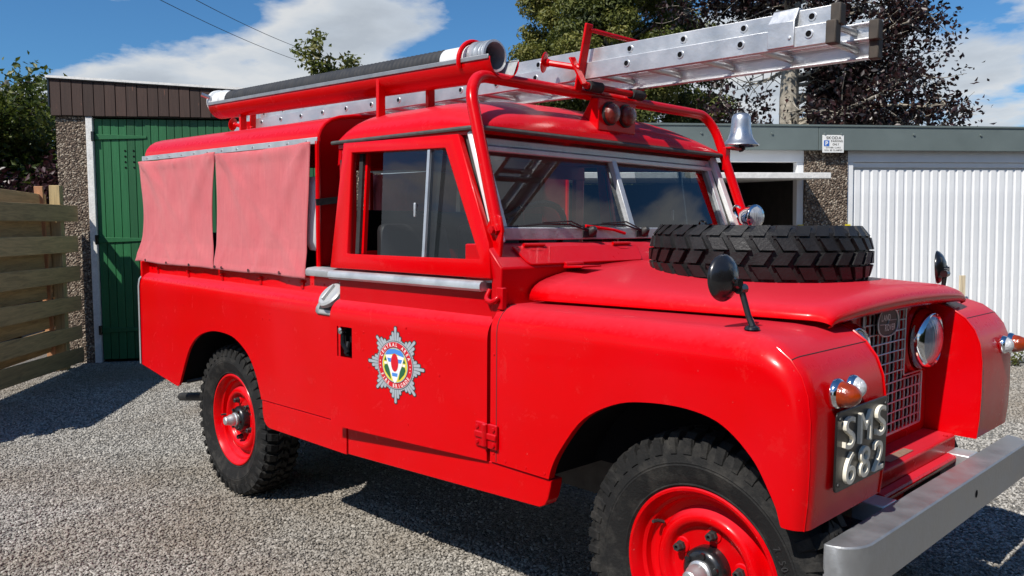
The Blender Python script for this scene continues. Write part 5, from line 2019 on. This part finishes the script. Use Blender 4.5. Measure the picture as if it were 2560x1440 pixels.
# guide bracket near the front end
m = M().box((2.625, -.184, LZ(2.65) + .004), (2.715, -.1785, LZ(2.65) + .082)).hexa([(2.625, -.184, LZ(2.65) + .08), (2.715, -.184, LZ(2.65) + .08), (2.715, -.178, LZ(2.65) + .08), (2.625, -.178, LZ(2.65) + .08), (2.635, -.164, LZ(2.65) + .122), (2.72, -.164, LZ(2.65) + .122), (2.72, -.158, LZ(2.65) + .122), (2.635, -.158, LZ(2.65) + .122)])
m.box((2.635, -.166, LZ(2.65) + .1155), (2.72, -.12, LZ(2.65) + .1215))
m.build('guide_bracket', 'aluminium', lad, True, bevel=.002)
M().lathe([(.006, 0), (.005, .004), (0, .005)], (2.70, -.184, LZ(2.65) + .03), (0, -1, 0), 10).build('guide_rivet', 'aluminium', lad, True)

# ------------------------------------------------------------------ trees and shrubs
def leaf_cloud(name, mt, parent, pos, size, aspect=0.6, out=None, flat=0.0, var=None, bend=0.25):
    """many small folded leaves as one crown mesh; pos relative to the tree base"""
    pos = np.asarray(pos, float)
    n = len(pos)
    nrm = rng.normal(size=(n, 3))
    if out is not None:
        nrm = nrm * 0.75 + np.asarray(out)
    nrm[:, 2] += flat
    nrm /= np.linalg.norm(nrm, axis=1)[:, None]
    t_ = np.cross(nrm, rng.normal(size=(n, 3)))
    t_ /= np.linalg.norm(t_, axis=1)[:, None] + 1e-9
    b_ = np.cross(nrm, t_)
    s = size * rng.uniform(0.65, 1.35, n)[:, None]
    a = pos - t_ * s
    c = pos + t_ * s
    e1 = pos + b_ * s * aspect + nrm * s * bend
    e2 = pos - b_ * s * aspect + nrm * s * bend
    V = np.stack([a, e2, c, e1], 1).reshape(-1, 3)
    me = bpy.data.meshes.new(name)
    me.vertices.add(4 * n)
    me.vertices.foreach_set('co', V.ravel())
    me.loops.add(6 * n)
    me.polygons.add(2 * n)
    i0 = np.arange(n) * 4
    tri = np.stack([i0, i0 + 1, i0 + 2, i0, i0 + 2, i0 + 3], 1).ravel()
    me.loops.foreach_set('vertex_index', tri.astype(np.int32))
    me.polygons.foreach_set('loop_start', (np.arange(2 * n) * 3).astype(np.int32))
    me.update(calc_edges=True)
    at = me.attributes.new('leafvar', 'FLOAT', 'FACE')
    vr = rng.random(n) if var is None else np.clip(var + rng.normal(0, .16, n), 0, 1)
    at.data.foreach_set('value', np.repeat(vr, 2).astype(np.float32))
    me.materials.append(MATS[mt])
    ob = bpy.data.objects.new(name, me)
    COL.objects.link(ob)
    ob.parent = parent
    return ob


def limb(m, pts, r0, r1, n=7):
    k = len(pts)
    m.tube(pts, [r0 + (r1 - r0) * i / (k - 1) for i in range(k)], n)


def grow(start, direc, length, steps, wob, rs, up=0.05):
    p = Vector(start)
    d = Vector(direc).normalized()
    out = [p.copy()]
    for _ in range(steps):
        d = (d + Vector((rs.uniform(-wob, wob), rs.uniform(-wob, wob), rs.uniform(-wob, wob) + up))).normalized()
        p = p + d * (length / steps)
        out.append(p.copy())
    return out


def conifer(base, H, Rm, seed, label):
    t0 = thing('conifer_tree', label, 'tree', base)
    rs = random.Random(seed)
    m = M()
    limb(m, [(0, 0, 0), (.05, 0, H * .4), (0, .05, H * .75), (0, 0, H)], .26, .04)
    P, O, Vr = [], [], []
    clumps = []
    tries = 0
    while len(clumps) < 380:
        zf = rs.uniform(.16, 1.0)
        rad_ = Rm * (1 - .72 * max(0, (zf - .38) / .62) ** 1.5) * (.80 if zf < .25 else 1)
        a = rs.uniform(0, 2 * pi)
        lob = .80 + .20 * sin(3 * a + seed) + .10 * sin(7 * a + 9 * zf)
        rr_ = rad_ * lob * rs.uniform(.45, 1.03) ** .6
        clumps.append((rr_ * cos(a), rr_ * sin(a), H * zf, rs.uniform(.35, .75), rs.random()))
    for (x, y, z, cr, cv) in clumps:
        limb(m, [(0, 0, z - .8), (x * .5, y * .5, z - .35), (x, y, z)], .04, .012, 4)
        k = int(720 * (cr / .55) ** 2)
        d = rng.normal(size=(k, 3))
        d /= np.linalg.norm(d, axis=1)[:, None]
        rad_ = cr * rng.random(k) ** .42
        p = d * rad_[:, None] * np.array([1.0, 1.0, .62])
        droop = np.sqrt(p[:, 0] ** 2 + p[:, 1] ** 2)
        p[:, 2] += droop * .12
        P.append(p + np.array([x, y, z]))
        O.append(d + np.array([0, 0, .5]))
        Vr.append(np.full(k, .15 + .62 * cv) + d[:, 2] * .06)
    local(m, 'trunk', 'bark', t0)
    leaf_cloud('crown', 'conifer_leaf', t0, np.concatenate(P), .060, .42, np.concatenate(O), .2, np.concatenate(Vr))
    return t0


conifer(far(1545, 23.5), 12.0, 3.5, 4, 'big dark green conifer rising behind the grey garage roof')


def beech(base, seed, label):
    t0 = thing('copper_beech_tree', label, 'tree', base)
    rs = random.Random(seed)
    m = M()
    H = 9.2
    ca, sa = cos(az(1975) - pi / 2), sin(az(1975) - pi / 2)

    def cv(r, d, z):      # right, depth, up as seen from the yard
        return Vector((r * ca - d * sa * -1 * 0 - d * sin(az(1975) - pi / 2) * 0 + d * cos(az(1975)), r * sa + d * sin(az(1975)), z))
    trunk = [cv(0, 0, 0), cv(.02, 0, 2.5), cv(-.03, .05, 4.0), cv(.05, .0, 5.5), cv(.0, -.1, 7.2), cv(.1, 0, H)]
    limb(m, spline(trunk, 5), .27, .05, 10)
    tips = []
    limbs = []
    specs = []
    for k in range(34):
        z = rs.uniform(2.9, 8.8)
        a = rs.uniform(0, 2 * pi)
        r_ = cos(a)
        L = rs.uniform(1.5, 2.9) * (1.0 if z < 7 else .75)
        specs.append((z, r_, sin(a), L))
    specs += [(3.0, .9, .2, 2.9), (3.3, .95, -.3, 2.8), (4.2, .9, .1, 2.8), (5.0, .8, .4, 2.5), (3.1, .7, -.7, 2.7), (3.6, .97, .1, 3.0), (6.2, .9, 0, 2.2), (5.4, .9, -.2, 2.5), (4.8, .6, .5, 2.5), (3.2, -.8, .3, 1.3), (6.6, -.9, .1, 2.3), (7.0, -.8, -.3, 2.5), (3.0, .6, .6, 3.3), (4.6, .95, .2, 3.5)]
    for (z, r_, d_, L) in specs:
        if r_ < -.2 and 4.4 < z < 6.3:
            L *= .62
        zi = min(z - .3, H - .4)
        st_ = cv(0, 0, max(2.2, zi - .5))
        pts_ = grow(st_, cv(r_, d_, rs.uniform(-.05, .35)), L, 7, .22, rs, .02)
        limb(m, pts_, .065 if L > 2.5 else .045, .008, 6)
        for j in range(2, 8):
            for q in range(3):
                dd = Vector((rs.uniform(-1, 1), rs.uniform(-1, 1), rs.uniform(-.6, .7)))
                sub = grow(pts_[j], dd, rs.uniform(.35, .95), 4, .3, rs, .0)
                limb(m, sub, .012, .003, 4)
                tips += sub[1:]
    P = []
    for p in tips:
        k = rs.choice((8, 12, 18))
        P.append(np.clip(rng.normal(size=(k, 3)), -1.7, 1.7) * .13 + np.array(p))
    P = np.concatenate(P)
    rgt = P[:, 0] * ca + P[:, 1] * sa
    bare = (rgt > -1.3) & (rgt < .30) & (P[:, 2] < 5.5) & (P[:, 2] > 4.15) | (rgt > -.35) & (rgt < .30) & (P[:, 2] < 5.5)
    P = P[~bare | (rng.random(len(P)) < .08)]
    local(m, 'trunk', 'bark', t0)
    leaf_cloud('crown', 'beech_leaf', t0, P, .050, .62, None, .5)
    return t0


beech(far(1972, 17.0), 21, 'dark copper beech with pale trunk behind the row of garages')


def bushy(name, base, H, Rm, seed, mt, label, nl=9000, size=.05, z0=.1, trunk_r=.06, spread=1.0, group=None, stems=16, spr=.16):
    t0 = thing(name, label, 'tree' if H > 4 else 'shrub', base, group)
    rs = random.Random(seed)
    m = M()
    limb(m, [(0, 0, 0), (.03, 0, H * .5), (0, 0, H * .8)], trunk_r, trunk_r * .3, 7)
    tips = []
    for k in range(stems):
        a = 2 * pi * k / stems + rs.uniform(-.3, .3)
        zs = rs.uniform(z0, .62) * H
        el = rs.uniform(.2, 1.3)
        pts_ = grow((0, 0, zs), (cos(a) * spread, sin(a) * spread, el), rs.uniform(.6, 1.1) * Rm * 1.15, 6, .22, rs, .06)
        limb(m, pts_, trunk_r * .4, .006, 5)
        for j in range(1, 7):
            for q in range(3):
                sub = grow(pts_[j], (rs.uniform(-1, 1), rs.uniform(-1, 1), rs.uniform(-.2, 1)), rs.uniform(.2, .5) * Rm * .6, 3, .3, rs, .05)
                limb(m, sub, .007, .002, 4)
                tips += sub[1:]
    per = max(2, nl // len(tips))
    P = np.concatenate([np.clip(rng.normal(size=(per, 3)), -1.5, 1.5) * spr + np.array(p) for p in tips])
    P = P[P[:, 2] > .05]
    vr = np.repeat(rng.random(len(P) // 30 + 1), 30)[:len(P)]
    local(m, 'trunk', 'twig', t0)
    leaf_cloud('crown', mt, t0, P, size, .55, None, .45, .2 + .6 * vr)
    return t0


bushy('small_tree', far(855, 17.0), 5.7, 1.45, 31, 'spring_leaf', 'small spiky tree in fresh leaf between the garage roof and the hose', 20000, .058, .45, .07, .9, None, 22, .10)
bushy('leafy_hedge', far(30, 13.2), 3.75, 1.35, 41, 'green_leaf', 'tall leafy green hedge behind the timber fence', 24000, .045, .05, .08, 1.0, None, 26, .15)
bushy('leafy_hedge', far(-110, 12.6), 3.5, 1.3, 42, 'green_leaf', 'tall green hedge bush further along the timber fence', 18000, .045, .05, .08, 1.0, None, 24, .15)
bushy('plum_shrub', far(112, 11.9), 2.75, .75, 43, 'plum_leaf', 'purple-leaved shrub between the green hedge and pebbledash pier', 9000, .045, .05, .05, 1.0, None, 20, .12)
bushy('grey_shrub', far(118, 15.5), 3.95, .85, 44, 'grey_leaf', 'pale grey-green bush top showing beside the boarded garage', 8000, .05, .3, .06, .9, None, 18, .13)
bushy('grey_tree', far(10, 17.5), 5.1, 1.1, 45, 'grey_leaf', 'pale feathery tree top above the green hedge', 8000, .05, .4, .06, .9, None, 18, .14)

# weeds at the foot of the white door
for i, (s, d, h) in enumerate(((-.06, .10, .16), (.05, .22, .12), (.22, .14, .18))):
    t0 = thing('weed', ('leafy weed sprouting at the foot of the white ribbed door', 'low weed in the gravel before the white ribbed door', 'taller weed beside the white ribbed door')[i], 'weed', (1.668 + s * cos(GA) + d * sin(GA), 6.533 + s * sin(GA) - d * cos(GA), 0))
    m = M()
    rs = random.Random(60 + i)
    tips = []
    for k in range(9):
        a = rs.uniform(0, 6.28)
        pp = grow((0, 0, 0), (cos(a) * .6, sin(a) * .6, 1), h, 4, .2, rs)
        limb(m, pp, .003, .001, 4)
        tips += pp[1:]
    local(m, 'stem', 'twig', t0)
    P = np.concatenate([rng.normal(size=(5, 3)) * .012 + np.array(p) for p in tips])
    leaf_cloud('leaves', 'spring_leaf', t0, P, .014, .5, None, .5)

# ------------------------------------------------------------------ house behind the yard, seen mirrored in the cab glass
hs = thing('house', 'rendered house with dark gabled roof mirrored in the driver window', 'house', (-1.0, -13.5, 0))
M().box((-8.0, -18.5, 0), (5.5, -13.5, 2.9)).build('wall', 'house_wall', hs, smooth=None)
rf_ = M()
rf_.add([(-8.4, -13.1, 2.8), (5.9, -13.1, 2.8), (5.9, -16.0, 5.4), (-8.4, -16.0, 5.4), (-8.4, -18.9, 2.8), (5.9, -18.9, 2.8)], [(0, 1, 2, 3), (3, 2, 5, 4), (0, 3, 4), (1, 5, 2)])
rf_.build('roof', 'slate', hs, smooth=None)
for x in (-6.2, -2.6, 2.6):
    wf = M().box((x, -13.52, 1.0), (x + 1.3, -13.46, 2.2)).build('window', 'white_paint', hs, smooth=None)
    M().box((x + .08, -13.455, 1.08), (x + 1.22, -13.45, 2.12)).build('pane', 'glass', wf, smooth=None)
M().box((.2, -13.5, 0), (1.15, -13.45, 2.1)).build('house_door', 'black_paint', hs, smooth=None)

# unseen hedge, added ahead of the truck to darken reflections on its front
hd_ = thing('added_dark_hedge', 'unseen dark hedge added ahead of the truck to darken its front', 'hedge', (8.6, -2.0, 0))
P = np.stack([rng.normal(0, .35, 26000), rng.uniform(-7.5, 8.5, 26000), rng.uniform(.0, 3.4, 26000)], 1)
P[:, 2] += .25 * np.sin(P[:, 1] * 1.7)
P = P[P[:, 2] > .02]
leaf_cloud('foliage', 'conifer_leaf', hd_, P, .10, .6, None, .2, np.clip(rng.normal(.25, .12, len(P)), 0, 1))
local(M().box((-.12, -7.4, 0), (.12, 8.4, 3.1)), 'stems', 'twig', hd_, smooth=None)
